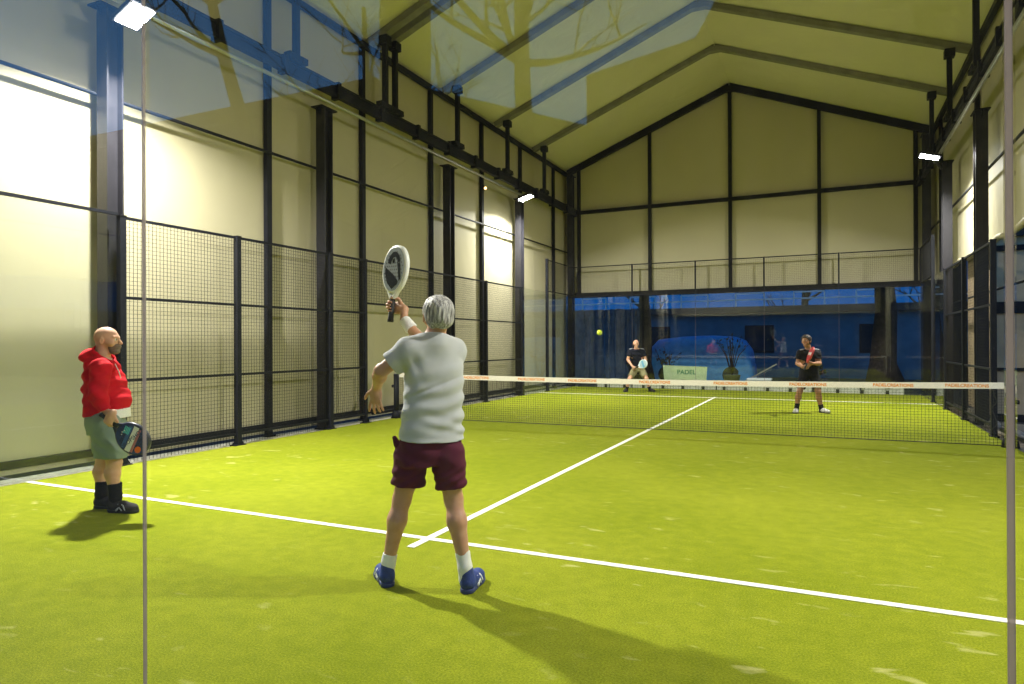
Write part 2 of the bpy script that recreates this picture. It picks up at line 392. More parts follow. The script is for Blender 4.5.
mesh_panel((4.99, 3.65), (4.99, 5.67), .02, 2.98, R4, 'black wire mesh panel on the right before the glass corner')
for sx, s in ((-1, 'left'), (1, 'right')):
    tag(MB().box((sx*5.06, -.95 if sx < 0 else -.9, .12), (sx*5.0, 2.0 if sx < 0 else .9, .17)).build('threshold_rail', STEEL), f'low dark rail across the {s} court opening', 'rail')
# glass panes, left near, far sides, far wall, near wall
def pane(name, label, a, b, mat, group):
    name = 'glass_screen'
    e = MB().box(a, b).build(name, mat, None, tuple((np.array(a)+np.array(b))/2)); return tag(e, label, 'glass panel', group)
G = 'clear glass panels of the court'
pane('glass_panel', 'clear glass panel on the left beside the man in red', (-4.996, -7.95, .02), (-4.984, -5.95, 3.0), GLASS, G)
pane('glass_panel', 'clear glass panel at the near left edge of the court', (-4.996, -9.85, .02), (-4.984, -7.97, 3.0), GLASS, G)
for sx, s in ((-1, 'left'), (1, 'right')):
    pane('glass_panel', f'clear side glass panel on the far {s}, nearer one', (sx*4.996, 5.8, .02), (sx*4.984, 7.56, 3.0), GLASS, G)
    pane('glass_panel', f'clear side glass panel on the far {s}, next to the corner', (sx*4.996, 7.68, .02), (sx*4.984, 9.95, 3.0), GLASS, G)
    mesh_panel((sx*4.99, 7.68), (sx*4.99, 9.9), 3.02, 3.97, (3.03, 3.98), f'wire mesh panel above the far {s} side glass', rail=.03)
tag(MB().box((-5.01, -9.85, 3.0), (-4.97, -5.95, 3.035)).build('glass_top_rail', STEEL), 'thin dark rail on top of the near left glass', 'rail')
names = ['at the left corner', 'behind the left far player', 'behind the small sign', 'behind the right far player', 'at the right corner']
for i, x in enumerate((-5, -3, -1, 1, 3)):
    pane('glass_panel', f'far end glass panel {names[i]}', (x+.006, 10.0, .02), (x+1.994, 10.012, 2.97), GLASS, G)
    mesh_panel((x+.03, 10.0), (x+1.97, 10.0), 3.0, 3.97, (3.0, 3.98), f'wire mesh panel above the far glass, {names[i]}', wire=.003, rail=.03)
for i, x in enumerate((-5, -3, -1, 1, 3, 5)):
    tag(MB().box((x-.022, 9.98, 2.98), (x+.022, 10.03, 4.0)).build('mesh_post', STEEL), f'slim dark mesh post above the far glass, {["first", "second", "third", "fourth", "fifth", "sixth"][i]} from the left', 'post', 'mesh posts above the far glass')
    if 0 < i < 5: tag(MB().box((x-.005, 9.998, .02), (x+.005, 10.014, 2.97)).build('glass_seal', SEAL), f'thin joint seal in the far glass, {["first", "second", "third", "fourth"][i-1]} from the left', 'seal', 'far glass seals')
for x, l in ((-1, 'left'), (1, 'middle'), (3, 'right')):
    pane('glass_panel', f'near clear glass panel the camera looks through, {l} one', (x-.054+.007, -9.906, .0), (x-.054+1.993, -9.894, 3.0), GLASSN, G)
tag(MB().box((.933, -9.9045, 0), (.9375, -9.8955, 3.0)).build('glass_seal', SEAL), 'thin vertical glass joint running past the red jacket man, left in the photo', 'seal')
tag(MB().box((2.941, -9.905, 0), (2.950, -9.895, 3.0)).build('glass_seal', SEAL), 'thick pale vertical glass joint at the right edge of the photo', 'seal')

ORD = 'first second third fourth fifth sixth seventh eighth ninth tenth eleventh twelfth thirteenth fourteenth'.split()
# ------------------------------------------------------------------ kerb behind the far glass, sign, small box
k = MB(); x = -4.2
while x < 4.5:
    w = random.uniform(.28, .6); k.box((x, 10.06, -.06), (min(x+w, 4.6), 10.16, random.uniform(.24, .3))); x += w+random.choice((.0, .0, .05))
tag(k.build('concrete_plinth', CONC), 'low pale concrete kerb along the foot of the far glass', 'kerb')
for i, x in enumerate(np.linspace(-3.9, 4.2, 14)):
    e = empty('glass_clamp', (x, 10.035, .0), f'small dark glass clamp at the far kerb, {ORD[i]} of fourteen from the left', 'clamp', 'glass clamps at the far kerb')
    MB().box((-.06, -.02, .17), (.06, .025, .29)).build('clamp_plate', RUBBER, e)
    MB().box((-.04, -.02, -.02), (.04, .02, .1)).build('foot', RUBBER, e)
sg = empty('notice_board', (-1.45, 10.6, 0), 'pale green sign board with dark green lettering standing behind the far glass', 'sign')
GREENB = simple('sign_board', (.50, .60, .36), .6, 0, .3, .1, 6); GREENT = simple('sign_green', (.06, .22, .12), .6)
MB().prism([(-.64, .04), (.66, .04), (.70, .68), (-.70, .72)], lambda u, v, w: (u, w, v), 0, .03).build('board', GREENB, sg)
text_mesh('PADEL', .2, 'lettering', GREENT, sg, Matrix.Translation((.05, -.003, .5)) @ Matrix.Rotation(PI/2, 4, 'X'), .003, .004)
for s in (-1, 1): MB().bar((s*.5, .05, -.07), (s*.5, .05, .7), .05, .04).build('leg', RUBBER, sg)
bx = empty('storage_box', (.82, 10.5, -.07), 'small white plastic box behind the far glass near the middle', 'box')
WPL = simple('white_plastic', (.75, .76, .78), .45)
MB().box((-.3, -.2, 0), (.3, .2, .36)).build('box_body', WPL, bx, bevel=.02); MB().box((-.35, -.22, .36), (.35, .22, .43)).build('lid', WPL, bx, bevel=.02)

# ------------------------------------------------------------------ net
def net():
    for sx, s in ((-1, 'left'), (1, 'right')):
        e = empty('net_post', (sx*4.95, -.15+sx*.14, 0), f'black {s} net post with flared foot', 'post', 'net posts')
        MB().tube([(0, 0, 0), (0, 0, .86)], .055, 14).build('post_tube', STEEL, e)
        MB().tube([(0, 0, 0), (0, 0, .1), (0, 0, .16)], [.11, .09, .045], 16).build('foot', STEEL, e)
        MB().tube([(0, 0, .86), (0, 0, .875)], .05, 14).build('cap', GALV, e)
        MB().tube([(sx*.05, 0, .62), (sx*.1, 0, .62)], .03, 10).build('winder', STEEL, e)
    e = empty('net', (0, -.15, 0), 'dark court net with white top tape across the middle of the court', 'net', None, .0285)
    H = lambda x: .80+.045*(x/4.9)**2
    m = MB(); xs = np.linspace(-4.85, 4.85, 217)
    for x in xs: m.bar((x, 0, .02), (x, 0, H(x)-.03), .0032, .0032)
    for j in range(1, 20):
        f = j/20.
        P = [(x, .002, .02+f*(H(x)-.05)) for x in np.linspace(-4.88, 4.88, 9)]
        for p, q in zip(P[:-1], P[1:]): m.bar(p, q, .0032, .0032)
    m.build('netting', NETM, e)
    b = MB(); P = [(x, 0, .02) for x in np.linspace(-4.88, 4.88, 5)]
    b.tube(P, .007, 6); b.build('bottom_cord', NETM, e)
    t = MB(); xs = np.linspace(-4.88, 4.88, 25)
    for p, q in zip(xs[:-1], xs[1:]):
        vs = [(x, s*.008, H(x)+dz) for x in (p, q) for s, dz in ((-1, -.045), (1, -.045), (1, .04), (-1, .04))]
        t.add(vs, [(0, 4, 5, 1), (1, 5, 6, 2), (2, 6, 7, 3), (3, 7, 4, 0)])
    tp = t.build('top_tape', TAPE, e)
    for x in (-4.3, -3.2, -2.1, -1.15, .1, 1.3, 2.42, 3.55, 4.45):
        for s in (-1, 1):
            M = Matrix.Translation((x, -.0095 if s < 0 else .0095, H(x)-.004)) @ Matrix.Rotation(0 if s < 0 else PI, 4, 'Z') @ Matrix.Rotation(PI/2, 4, 'X')
            text_mesh('PADELCREATIONS', 0.062, 'tape_lettering', ORANGE, tp, M, .0006, .002)
    c = MB(); c.bar((0, -.012, .02), (0, -.012, H(0)+.04), .05, .003, up=(0, 1, 0))
    cord = MB(); pts = [(4.76+.025*math.sin(z*22)+.01*math.cos(z*41), -.05+.02*math.sin(z*15), z) for z in np.linspace(.80, .12, 26)]
    cord.tube(pts, .006, 6); cord.build('hanging_cord', NETM, e)
net()

# ------------------------------------------------------------------ floodlights
LAMP_W = {(True, True): 860, (False, True): 310, (True, False): 540, (False, False): 520}   # near left, near right, far left, far right
def floodlight(x, y, z, ang, label):
    """ang: direction of the arm out from the column towards the court"""
    e = empty('floodlight', (x, y, z), label, 'floodlight', 'court floodlights')
    sx = 1 if x < 0 else -1
    e.rotation_euler = (0, 0, 0)
    arm = MB(); cx = (-5.07 if x < 0 else 5.07)-x
    cy = (-5.9 if y < 0 else 6.0 if x < 0 else 6.75)-y
    arm.bar((cx, cy, .12), (0, 0, .10), .06, .05); arm.build('arm', STEEL2, e)
    h = MB()
    tl = math.radians(23 if y < 0 else 17)*-sx
    def rot(p): return (p[0]*math.cos(tl)+p[2]*math.sin(tl), p[1], -p[0]*math.sin(tl)+p[2]*math.cos(tl))
    hb = MB().box((-.20, -.16, 0), (.20, .16, .05))
    for i in range(-4, 5): hb.box((i*.04-.006, -.14, .05), (i*.04+.006, .14, .085))
    hb.v = [rot(p) for p in hb.v]; hb.build('housing', STEEL2, e)
    ln = MB().box((-.17, -.13, -.012), (.17, .13, -.001)); ln.v = [rot(p) for p in ln.v]; ln.build('lens', LENS, e)
    ld = bpy.data.lights.new('lamp_light', 'AREA'); ld.energy = LAMP_W[(x < 0, y < 0)]; ld.color = (1, .955, .87); ld.shape = 'RECTANGLE'; ld.size = .24; ld.size_y = .18; ld.spread = math.radians(164)
    lo = bpy.data.objects.new('lamp_light', ld); COL.objects.link(lo); lo.parent = e
    lo.location = rot((0, 0, -.04)); lo.rotation_euler = (0, tl, 0)
    return e
floodlight(-4.45, -6.1, 5.21, 0, 'bright floodlight at the top left beside the nearest column')
floodlight(-4.62, 5.25, 5.36, 0, 'bright floodlight over the far left of the court')
floodlight(4.62, 5.0, 5.27, 0, 'bright floodlight over the far right of the court')
floodlight(4.62, -5.9, 5.28, 0, 'floodlight over the near right of the court, outside the photo')
h_column(5.15, -5.85, 5.5, 'dark steel H column at the near right of the court, outside the photo')
# small warm lamp seen on a left wall post
e = empty('wall_lamp', (-5.28, 4.1, 5.45), 'tiny warm glowing lamp on a left wall post', 'lamp')
MB().ball((.03, 0, 0), .035).build('bulb', emit_mat('warm_bulb', (1, .55, .2), 6), e); MB().box((-.04, -.03, -.05), (0, .03, .05)).build('lamp_holder', STEEL, e)

# tennis ball in the air
BALLM = simple('ball_felt', (.62, .75, .06), .9, 0, .2, .12, 60)
def place(px, py, fwd):
    d = F2+R3*(px-512)/FOC-U3*(py-342)/FOC
    return CAMP+d*fwd/np.dot(d, AX_F)
bp_ = place(599.5, 332.5, 8.4)
b = MB().ball((0, 0, 0), .0335, nu=20, nv=12).build('tennis_ball', BALLM, None); b.location = bp_
tag(b, 'yellow green ball in mid air in front of the far glass', 'ball')
sm = MB().tube([(.0337*math.cos(t)*.93, .0337*math.sin(t)*.93, .0337*.37*math.sin(2*t)) for t in np.linspace(0, 2*PI, 40)], .0016, 5); sm.build('seam', WHITE, b)
# ------------------------------------------------------------------ dusk outside
def world():
    w = bpy.data.worlds.new('dusk'); SC.world = w; w.use_nodes = True; nt = w.node_tree; N = nt.nodes; L = nt.links
    bg = N['Background']; tc = N.new('ShaderNodeTexCoord'); sp = N.new('ShaderNodeSeparateXYZ'); L.new(tc.outputs['Generated'], sp.inputs[0])
    # brighter towards the afterglow (-Y), dark overhead and to the east
    a = N.new('ShaderNodeMapRange'); a.inputs[1].default_value = -.95; a.inputs[2].default_value = .35; a.inputs[3].default_value = 1; a.inputs[4].default_value = .0
    L.new(sp.outputs['Y'], a.inputs[0])
    z = N.new('ShaderNodeMapRange'); z.inputs[1].default_value = .1; z.inputs[2].default_value = .75; z.inputs[3].default_value = 1; z.inputs[4].default_value = .25
    L.new(sp.outputs['Z'], z.inputs[0])
    m = N.new('ShaderNodeMath'); m.operation = 'MULTIPLY'; L.new(a.outputs[0], m.inputs[0]); L.new(z.outputs[0], m.inputs[1])
    r = N.new('ShaderNodeValToRGB'); e = r.color_ramp.elements
    e[0].position = 0; e[0].color = (.003, .088, .34, 1); e[1].position = 1; e[1].color = (.36, 1.0, 2.1, 1)
    L.new(m.outputs[0], r.inputs[0]); L.new(r.outputs[0], bg.inputs[0]); bg.inputs[1].default_value = SKY
SKY = 1.0
world()

WALLB = simple('garage_render', (.07, .15, .22), .8, 0, .3, .15, 2)
DARKB = simple('building_dark', (.018, .02, .022), .8, 0, .3, .2, 2)
ROOFB = simple('roof_tiles_dark', (.03, .03, .032), .8)
RAILW = simple('railing_white', (.6, .62, .65), .5)
WOODB = simple('board_fence', (.07, .10, .14), .8, 0, .3, .3, 4)
TARP = simple('blue_tarp', (.06, .30, .62), .45, 0, .5, .15, 5, .6, 8)
BARK = simple('tree_bark', (.045, .032, .024), .9, 0, .2, .3, 12, .8, 25)
LEAF = simple('shrub_leaf', (.05, .06, .03), .7, 0, .3, .4, 30)
POT = simple('plant_pot', (.16, .17, .07), .7)
WIND = simple('window_glass', (.02, .03, .04), .1)

# low building beyond the far end with railing on its flat roof
b = empty('low_building', (0, 20, 0), 'long low dark blue building in the dusk beyond the far glass', 'building')
MB().box((-16, 0, -.07), (16, 7, 2.72)).build('wall', WALLB, b)
MB().box((-16.2, -.35, 2.72), (16.2, 7, 3.02)).build('eave', ROOFB, b)
for i, x in enumerate(np.arange(-13.5, 14, 4.5)):
    wf = MB().box((x-.6, -.04, 1.0), (x+.6, 0, 2.2)).build('window', DARKB, b)
    MB().box((x-.52, -.05, 1.08), (x+.52, -.041, 2.12)).build('pane', WIND, wf)
rl = MB()
rl.bar((-15.8, .1, 3.34), (15.8, .1, 3.34), .08, .06)
for x0 in np.arange(-15.4, 14, 2.4):
    rl.bar((x0, .1, 3.02), (x0, .1, 3.62), .06, .06); rl.bar((x0+1.2, .1, 3.02), (x0+1.2, .1, 3.62), .06, .06); rl.bar((x0, .1, 3.62), (x0+1.2, .1, 3.62), .06, .06)
rl.build('roof_railing', RAILW, b)

# board fence on the left beyond the far glass
f = empty('board_fence', (-4.2, 14.2, 0), 'tall blue grey board fence behind the far left glass', 'fence')
m = MB()
for i, x in enumerate(np.arange(-4.6, .6, .21)):
    o = .03 if i % 2 else 0
    m.box((x, o, -.07), (x+.17+.04*random.random(), o+.025, 2.75+.04*random.random()))
m.build('boards', WOODB, f); q = MB().box((-4.6, .06, .4), (.6, .12, .5)).box((-4.6, .06, 2.2), (.6, .12, 2.3)); q.build('fence_rail', WOODB, f)

# car under a blue tarp
c = empty('covered_car', (-1.75, 15.6, -.07), 'car under a bright blue tarpaulin parked behind the sign board', 'car')
sec = [(-1.95, .9, .82), (-1.86, 1.35, .87), (-1.6, 1.66, .85), (-.7, 1.76, .8), (.4, 1.80, .8), (1.25, 1.74, .8), (1.62, 1.6, .84), (1.86, 1.25, .87), (1.95, .8, .82)]
vs = []; K = 15
for x, h, w in sec:
    for j in range(K):
        t = PI*j/(K-1); sy = math.copysign(abs(math.cos(t))**.55, math.cos(t)); sz = math.sin(t)**.5
        vs.append((x+.03*math.sin(5*t), w*sy*(1+.04*math.sin(9*x)), max(.08, h*sz)))
fs = [(i*K+j, i*K+j+1, (i+1)*K+j+1, (i+1)*K+j) for i in range(len(sec)-1) for j in range(K-1)]
fs += [list(range(K))[::-1], [(len(sec)-1)*K+j for j in range(K)]]
MB().add(vs, fs, 0, True).build('tarpaulin', TARP, c)
for x in (-1.2, 1.2):
    for y in (-.72, .72):
        w = MB(); w.tube([(x, y-.1, .31), (x, y+.1, .31)], .31, 20); w.build('wheel', RUBBER, c)

# trees: trunk with branches
def tree(x, y, r, h, label, seed, nb=9, spread=2.2, lean=0, name='bare_tree', detail=2, zmin=.35):
    rg = random.Random(seed); e = empty(name, (x, y, -.07), label, 'tree')
    m = MB(); n = 9
    tr = [(lean*(i/n)**1.5+.12*r*math.sin(i*1.7+seed), .1*r*math.cos(i*2.1), h*i/n) for i in range(n+1)]
    m.tube(tr, [r*(1.5 if i == 0 else 1)*(1-.75*i/n) for i in range(n+1)], 12); m.build('trunk', BARK, e)
    br = MB()
    def limb(p, d, L, rr, lev):
        pts = [np.array(p)]; dd = np.array(d)
        for i in range(5):
            dd = dd+np.array([rg.uniform(-.22, .22), rg.uniform(-.22, .22), rg.uniform(-.05, .16)]); dd /= np.linalg.norm(dd); pts.append(pts[-1]+dd*L/5)
        br.tube(pts, [rr*(1-.8*i/5) for i in range(6)], 6 if lev == 0 else 4, cap=False)
        if lev < detail:
            for q in range(4):
                k = rg.randint(1, 5); a = np.array([rg.uniform(-1, 1), rg.uniform(-1, 1), rg.uniform(-.2, .8)]); a = dd*.7+a*.8
                limb(pts[k], a/np.linalg.norm(a), L*.5, rr*.42, lev+1)
    for i in range(nb):
        t = rg.uniform(zmin, 1); k = min(n-1, int(t*n)); a = rg.uniform(0, 2*PI); d = np.array([math.cos(a), math.sin(a), rg.uniform(.2, 1.0)]); d /= np.linalg.norm(d)
        limb(np.array(tr[k]), d, spread*rg.uniform(.7, 1.2), r*.4*(1.1-t*.5), 0)
    o = br.build('branches', BARK, e); o['kind'] = 'stuff'
    return e
tree(-3.45, 13.5, .28, 7, 'thick dark tree trunk behind the left far player', 4, 8, 1.2, zmin=.75)
tree(4.37, 13.5, .44, 7.5, 'very thick dark tree trunk behind the far glass on the right', 9, 9, 1.3, zmin=.75)
tree(6.4, 14.0, .3, 6.5, 'dark tree trunk near the far right corner of the court', 12, 7, .8, zmin=.8)
# potted shrub before the tarp, small shrubs
def shrub(x, y, h, label, seed, pot=True, n=60):
    rg = random.Random(seed); e = empty('garden_shrub', (x, y, -.07), label, 'shrub'); z0 = 0
    if pot:
        MB().tube([(0, 0, 0), (0, 0, .4), (0, 0, .42)], [.2, .28, .3], 16).build('pot', POT, e); z0 = .4
    st = MB(); lf = MB()
    for i in range(9):
        a = rg.uniform(0, 2*PI); s = rg.uniform(.15, .42)*h
        p = [(0, 0, z0), (s*.4*math.cos(a), s*.4*math.sin(a), z0+h*.45), (s*math.cos(a), s*math.sin(a), z0+h*rg.uniform(.7, 1))]
        st.tube(p, [.022, .015, .006], 5)
        for q in range(n//9):
            t = rg.uniform(.35, 1); c_ = np.array(p[1])*(1-t)+np.array(p[2])*t+np.array([rg.uniform(-.1, .1) for _ in range(3)])
            d = np.array([rg.uniform(-1, 1), rg.uniform(-1, 1), rg.uniform(-.3, 1)]); d /= np.linalg.norm(d); w = np.cross(d, (0.3, .4, .8)); w /= np.linalg.norm(w)
            lf.add([c_, c_+d*.06+w*.03, c_+d*.15, c_+d*.06-w*.03], [(0, 1, 2, 3)])
    st.build('stems', BARK, e); o = lf.build('leaves', LEAF, e); o['kind'] = 'stuff'
shrub(-.25, 12.6, 1.5, 'dark shrub in a mossy pot in front of the blue tarp', 2)
shrub(-2.5, 13.0, 1.3, 'dark shrub without pot at the left end of the blue tarp', 3, False, 120)
shrub(2.3, 12.8, .8, 'low dark shrub behind the right far player', 5, False, 160)
shrub(-3.6, 12.2, 1.2, 'dark shrub before the board fence behind the far glass', 6, False, 80)
tag(MB().bar((-.15, 12.2, -.05), (1.2, 12.2, .74), .04, .04).build('leaning_pole', GALV), 'pale pole leaning on the ground behind the far glass', 'pole')
tree(-8, 31, .3, 8.5, 'bare tree far behind the low building on the left', 61, 10, 2.5)
tree(1.5, 33, .3, 9, 'bare tree far behind the low building near the middle', 62, 10, 2.6)
tree(8, 30, .3, 8.5, 'bare tree far behind the low building on the right', 63, 10, 2.5)
# dark garden wall outside on the right of the court
g = empty('garden_wall', (12, 4, 0), 'long dark wall outside the open right side of the hall', 'wall')
MB().box((0, -14, -.07), (.3, 12, 2.6)).build('wall', DARKB, g); MB().box((-.06, -14, 2.6), (.36, 12, 2.72)).build('coping', ROOFB, g)
# shed outside on the right, seen past the right net post
SHEDM = simple('shed_board', (.55, .42, .28), .8, 0, .2, .12, 3)
sd = empty('garden_shed', (6.92, 4.3, -.07), 'pale beige shed with dark horizontal beams outside right of the net post', 'shed')
MB().box((-1.38, 0, .1), (2.2, 2.4, 3.5)).build('wall', SHEDM, sd)
for z0, z1, nm in ((3.24, 3.34, 'beam'), (2.05, 2.27, 'beam'), (.96, 1.02, 'beam'), (0, .14, 'base_beam')): MB().box((-1.4, -.05, z0), (2.22, 0, z1)).build(nm, STEEL, sd)
MB().box((-1.4, -.06, 0), (-1.34, 0, 3.5)).build('corner_post', STEEL, sd)
MB().prism([(-1.42, 3.5), (2.4, 3.5), (2.4, 3.62), (-1.42, 3.7)], lambda u, v, w: (u, w, v), -.12, 2.5).build('roof', ROOFB, sd)
# stones by the right edge of the turf
STONE = simple('rubble_stone', (.34, .30, .25), .9, 0, .3, .3, 9, .6, 20)
for i, (x, y, s) in enumerate(((5.2, .7, .1), (5.23, 1.15, .13), (5.16, 1.5, .08), (5.3, .2, .11), (5.22, 2.45, .13), (5.25, 3.35, .1), (5.3, 4.6, .15))):
    m = MB().ball((0, 0, s*.5), (s*1.15, s, s*.62), nu=9, nv=6)
    m.v = [(a*(1+.2*math.sin(9*b_+i)), b_*(1+.2*math.cos(11*a+i)), c_) for a, b_, c_ in m.v]
    o = m.build('rubble_stone', STONE); o.location = (x, y, -.02); o.rotation_euler = (0, 0, i)
    tag(o, 'rough grey stone at the right edge of the turf, ' + ['first by the net post', 'second by the net post', 'third by the net post', 'nearest the camera', 'large one under the right mesh', 'small one under the right mesh', 'farthest one'][i], 'stone', 'stones along the right edge')

# houses behind the camera: they shape the sky mirrored in the near glass
h1 = empty('town_house', (-21, -28, 0), 'dark town house behind the camera, mirrored at the left of the near glass', 'house')
MB().box((-26, -9, -.07), (9.5, 0, 10.3)).build('wall', DARKB, h1); MB().prism([(-26.4, 10.3), (9.8, 10.3), (9.4, 10.8), (-26, 10.9)], lambda u, v, w: (u, w, v), -9.3, .3).build('roof', ROOFB, h1)
MB().box((9.0, -2, 10.3), (10.3, -.6, 19)).build('chimney', DARKB, h1)
h2 = empty('tall_house', (-3.95, -28, 0), 'dark gabled house behind the camera, mirrored in the middle of the near glass', 'house')
MB().prism([(-6.6, -.07), (.0, -.07), (.0, 8.1), (-6.6, 10.5)], lambda u, v, w: (u, w, v), -9, 0).build('side_wing', DARKB, h2)
MB().prism([(.05, -.07), (22, -.07), (22, 14), (5.2, 13.4), (3.3, 10.1), (.05, 9.6)], lambda u, v, w: (u, w, v), -9, 0).build('main_wing', DARKB, h2)
for hh, xs in ((h1, (-8, -4, 0, 4)), (h2, (-5, -2.5, 3, 7, 11))):
    for x in xs:
        for z in (2.0, 5.0):
            wf = MB().box((x-.6, 0, z), (x+.6, .05, z+1.5)).build('window', ROOFB, hh); MB().box((x-.52, .05, z+.08), (x+.52, .06, z+1.42)).build('pane', WIND, wf)
tree(-7.2, -21.5, .22, 9.5, 'bare tree behind the camera, mirrored in the near glass over the left roof', 21, 16, 3.2, zmin=.45)
tree(-1.8, -18.6, .22, 11, 'bare tree behind the camera, mirrored in the near glass over the middle roof', 33, 18, 3.4, zmin=.5)
tree(4.6, -20.5, .24, 11, 'bare tree behind the camera, mirrored in the near glass over the right roof', 45, 18, 3.4, zmin=.5)
t_ = tree(-13.3, -25, .4, 17, 'leaning tall tree behind the camera, mirrored beside the left roof rail', 51, 6, 3.0, lean=-4.5, zmin=.6)

# ------------------------------------------------------------------ camera
cd = bpy.data.cameras.new('camera'); cam = bpy.data.objects.new('camera', cd); COL.objects.link(cam)
cd.sensor_width = 36; cd.sensor_fit = 'HORIZONTAL'; cd.lens = FOC/1024*36; cd.clip_start = .05; cd.clip_end = 300
cam.matrix_world = Matrix(((R3[0], U3[0], -F2[0], CAMP[0]), (R3[1], U3[1], -F2[1], CAMP[1]), (R3[2], U3[2], -F2[2], CAMP[2]), (0, 0, 0, 1)))
SC.camera = cam
vs_ = SC.view_settings; vs_.view_transform = 'Standard'; vs_.look = 'None'; vs_.gamma = 1; vs_.use_curve_mapping = False; vs_.exposure = 0
SC.cycles.transparent_max_bounces = 32; SC.cycles.max_bounces = 10; SC.cycles.diffuse_bounces = 5; SC.cycles.glossy_bounces = 5
# ------------------------------------------------------------------ figures: signed-distance bodies turned into one continuous surface
def nrm(v): v = np.asarray(v, float); return v/np.linalg.norm(v)
class SDF:
    def __init__(s, h): s.h = h; s.ops = []; s.lo = np.full(3, 1e9); s.hi = np.full(3, -1e9)
    def _ext(s, lo, hi): s.lo = np.minimum(s.lo, lo); s.hi = np.maximum(s.hi, hi)
    def cone(s, a, b, ra, rb, k=.015, neg=False):
        a, b = np.asarray(a, float), np.asarray(b, float); r = max(ra, rb)
        lo, hi = np.minimum(a, b)-r, np.maximum(a, b)+r
        if not neg: s._ext(lo, hi)
        def f(X, Y, Z):
            d = b-a; L = max(1e-9, d@d)
            t = np.clip(((X-a[0])*d[0]+(Y-a[1])*d[1]+(Z-a[2])*d[2])/L, 0, 1)
            return np.sqrt((X-a[0]-t*d[0])**2+(Y-a[1]-t*d[1])**2+(Z-a[2]-t*d[2])**2)-(ra+(rb-ra)*t)
        s.ops.append((f, lo, hi, k, neg)); return s
    def ell(s, c, r, R=None, k=.015, neg=False):
        c = np.asarray(c, float); r = np.asarray(r, float); R = np.eye(3) if R is None else np.asarray(R, float)   # rows = local axes
        e = np.sqrt(((R.T*r)**2).sum(1)); lo, hi = c-e, c+e
        if not neg: s._ext(lo, hi)
        def f(X, Y, Z):
            q = [R[i, 0]*(X-c[0])+R[i, 1]*(Y-c[1])+R[i, 2]*(Z-c[2]) for i in range(3)]
            k0 = np.sqrt(sum((q[i]/r[i])**2 for i in range(3))); k1 = np.sqrt(sum((q[i]/r[i]**2)**2 for i in range(3)))
            return k0*(k0-1)/np.maximum(k1, 1e-6)
        s.ops.append((f, lo, hi, k, neg)); return s
    def loft(s, secs, k=.015, p=2.3, grow=0., axis=(1, 0)):
        """secs: (z, cx, cy, half width a, half depth b) rising in z; axis = direction of the width in xy"""
        S = np.array(sorted(secs), float); S[:, 3:] += grow
        ax = np.array(axis, float); ax /= np.linalg.norm(ax); r = S[:, 3:].max()
        lo = np.array([S[:, 1].min()-r, S[:, 2].min()-r, S[0, 0]-.02]); hi = np.array([S[:, 1].max()+r, S[:, 2].max()+r, S[-1, 0]+.02]); s._ext(lo, hi)
        def f(X, Y, Z):
            z = np.clip(Z, S[0, 0], S[-1, 0]); zs = np.linspace(S[0, 0], S[-1, 0], 160)
            # smooth the section curves a little
            g = [np.interp(z, zs, np.convolve(np.pad(np.interp(zs, S[:, 0], S[:, i]), 6, mode='edge'), np.ones(13)/13, 'valid')) for i in range(1, 5)]
            u = (X-g[0])*ax[0]+(Y-g[1])*ax[1]; v = -(X-g[0])*ax[1]+(Y-g[1])*ax[0]
            a, b = g[2], g[3]
            rr = (np.abs(u/a)**p+np.abs(v/b)**p)**(1/p)
            d = (rr-1)*np.minimum(a, b)*.95
            dz = np.maximum(S[0, 0]-Z, Z-S[-1, 0])
            return np.where(dz > 0, np.sqrt(np.maximum(d, 0)**2+dz**2), np.maximum(d, dz))
        s.ops.append((f, lo, hi, k, False)); return s
    def field(s, pad=.03):
        h = s.h; o = s.lo-pad; n = np.ceil((s.hi+pad-o)/h).astype(int)+1
        s.o = o; F = np.full(n, .15, np.float32)
        ax = [o[i]+h*np.arange(n[i]) for i in range(3)]; s.ax = ax
        for f, lo, hi, k, neg in s.ops:
            m = k+.025
            i0 = np.maximum(0, np.floor((lo-m-o)/h).astype(int)); i1 = np.minimum(n, np.ceil((hi+m-o)/h).astype(int)+1)
            if (i1 <= i0).any(): continue
            X = ax[0][i0[0]:i1[0], None, None]; Y = ax[1][None, i0[1]:i1[1], None]; Z = ax[2][None, None, i0[2]:i1[2]]
            d = f(X, Y, Z).astype(np.float32); sl = tuple(slice(i0[i], i1[i]) for i in range(3)); A = F[sl]
            if neg: d = -d; hh = np.clip(.5+.5*(d-A)/k, 0, 1); F[sl] = A*(1-hh)+d*hh+k*hh*(1-hh)
            else: hh = np.clip(.5+.5*(A-d)/k, 0, 1); F[sl] = A*(1-hh)+d*hh-k*hh*(1-hh)
        s.F = F; return s
    def grid(s): return s.ax[0][:, None, None], s.ax[1][None, :, None], s.ax[2][None, None, :]
    def shell(s, t): s.F = np.maximum(s.F, -(s.F+t)); return s
    def cut(s, p, n, where=None):
        """remove everything on the side the normal points to"""
        X, Y, Z = s.grid(); d = (X-p[0])*n[0]+(Y-p[1])*n[1]+(Z-p[2])*n[2]
        if where is not None: d = np.where(where(X, Y, Z), d, -1)
        s.F = np.maximum(s.F, d.astype(np.float32)); return s
    def disp(s, fn): X, Y, Z = s.grid(); s.F = (s.F+fn(X, Y, Z)).astype(np.float32); return s
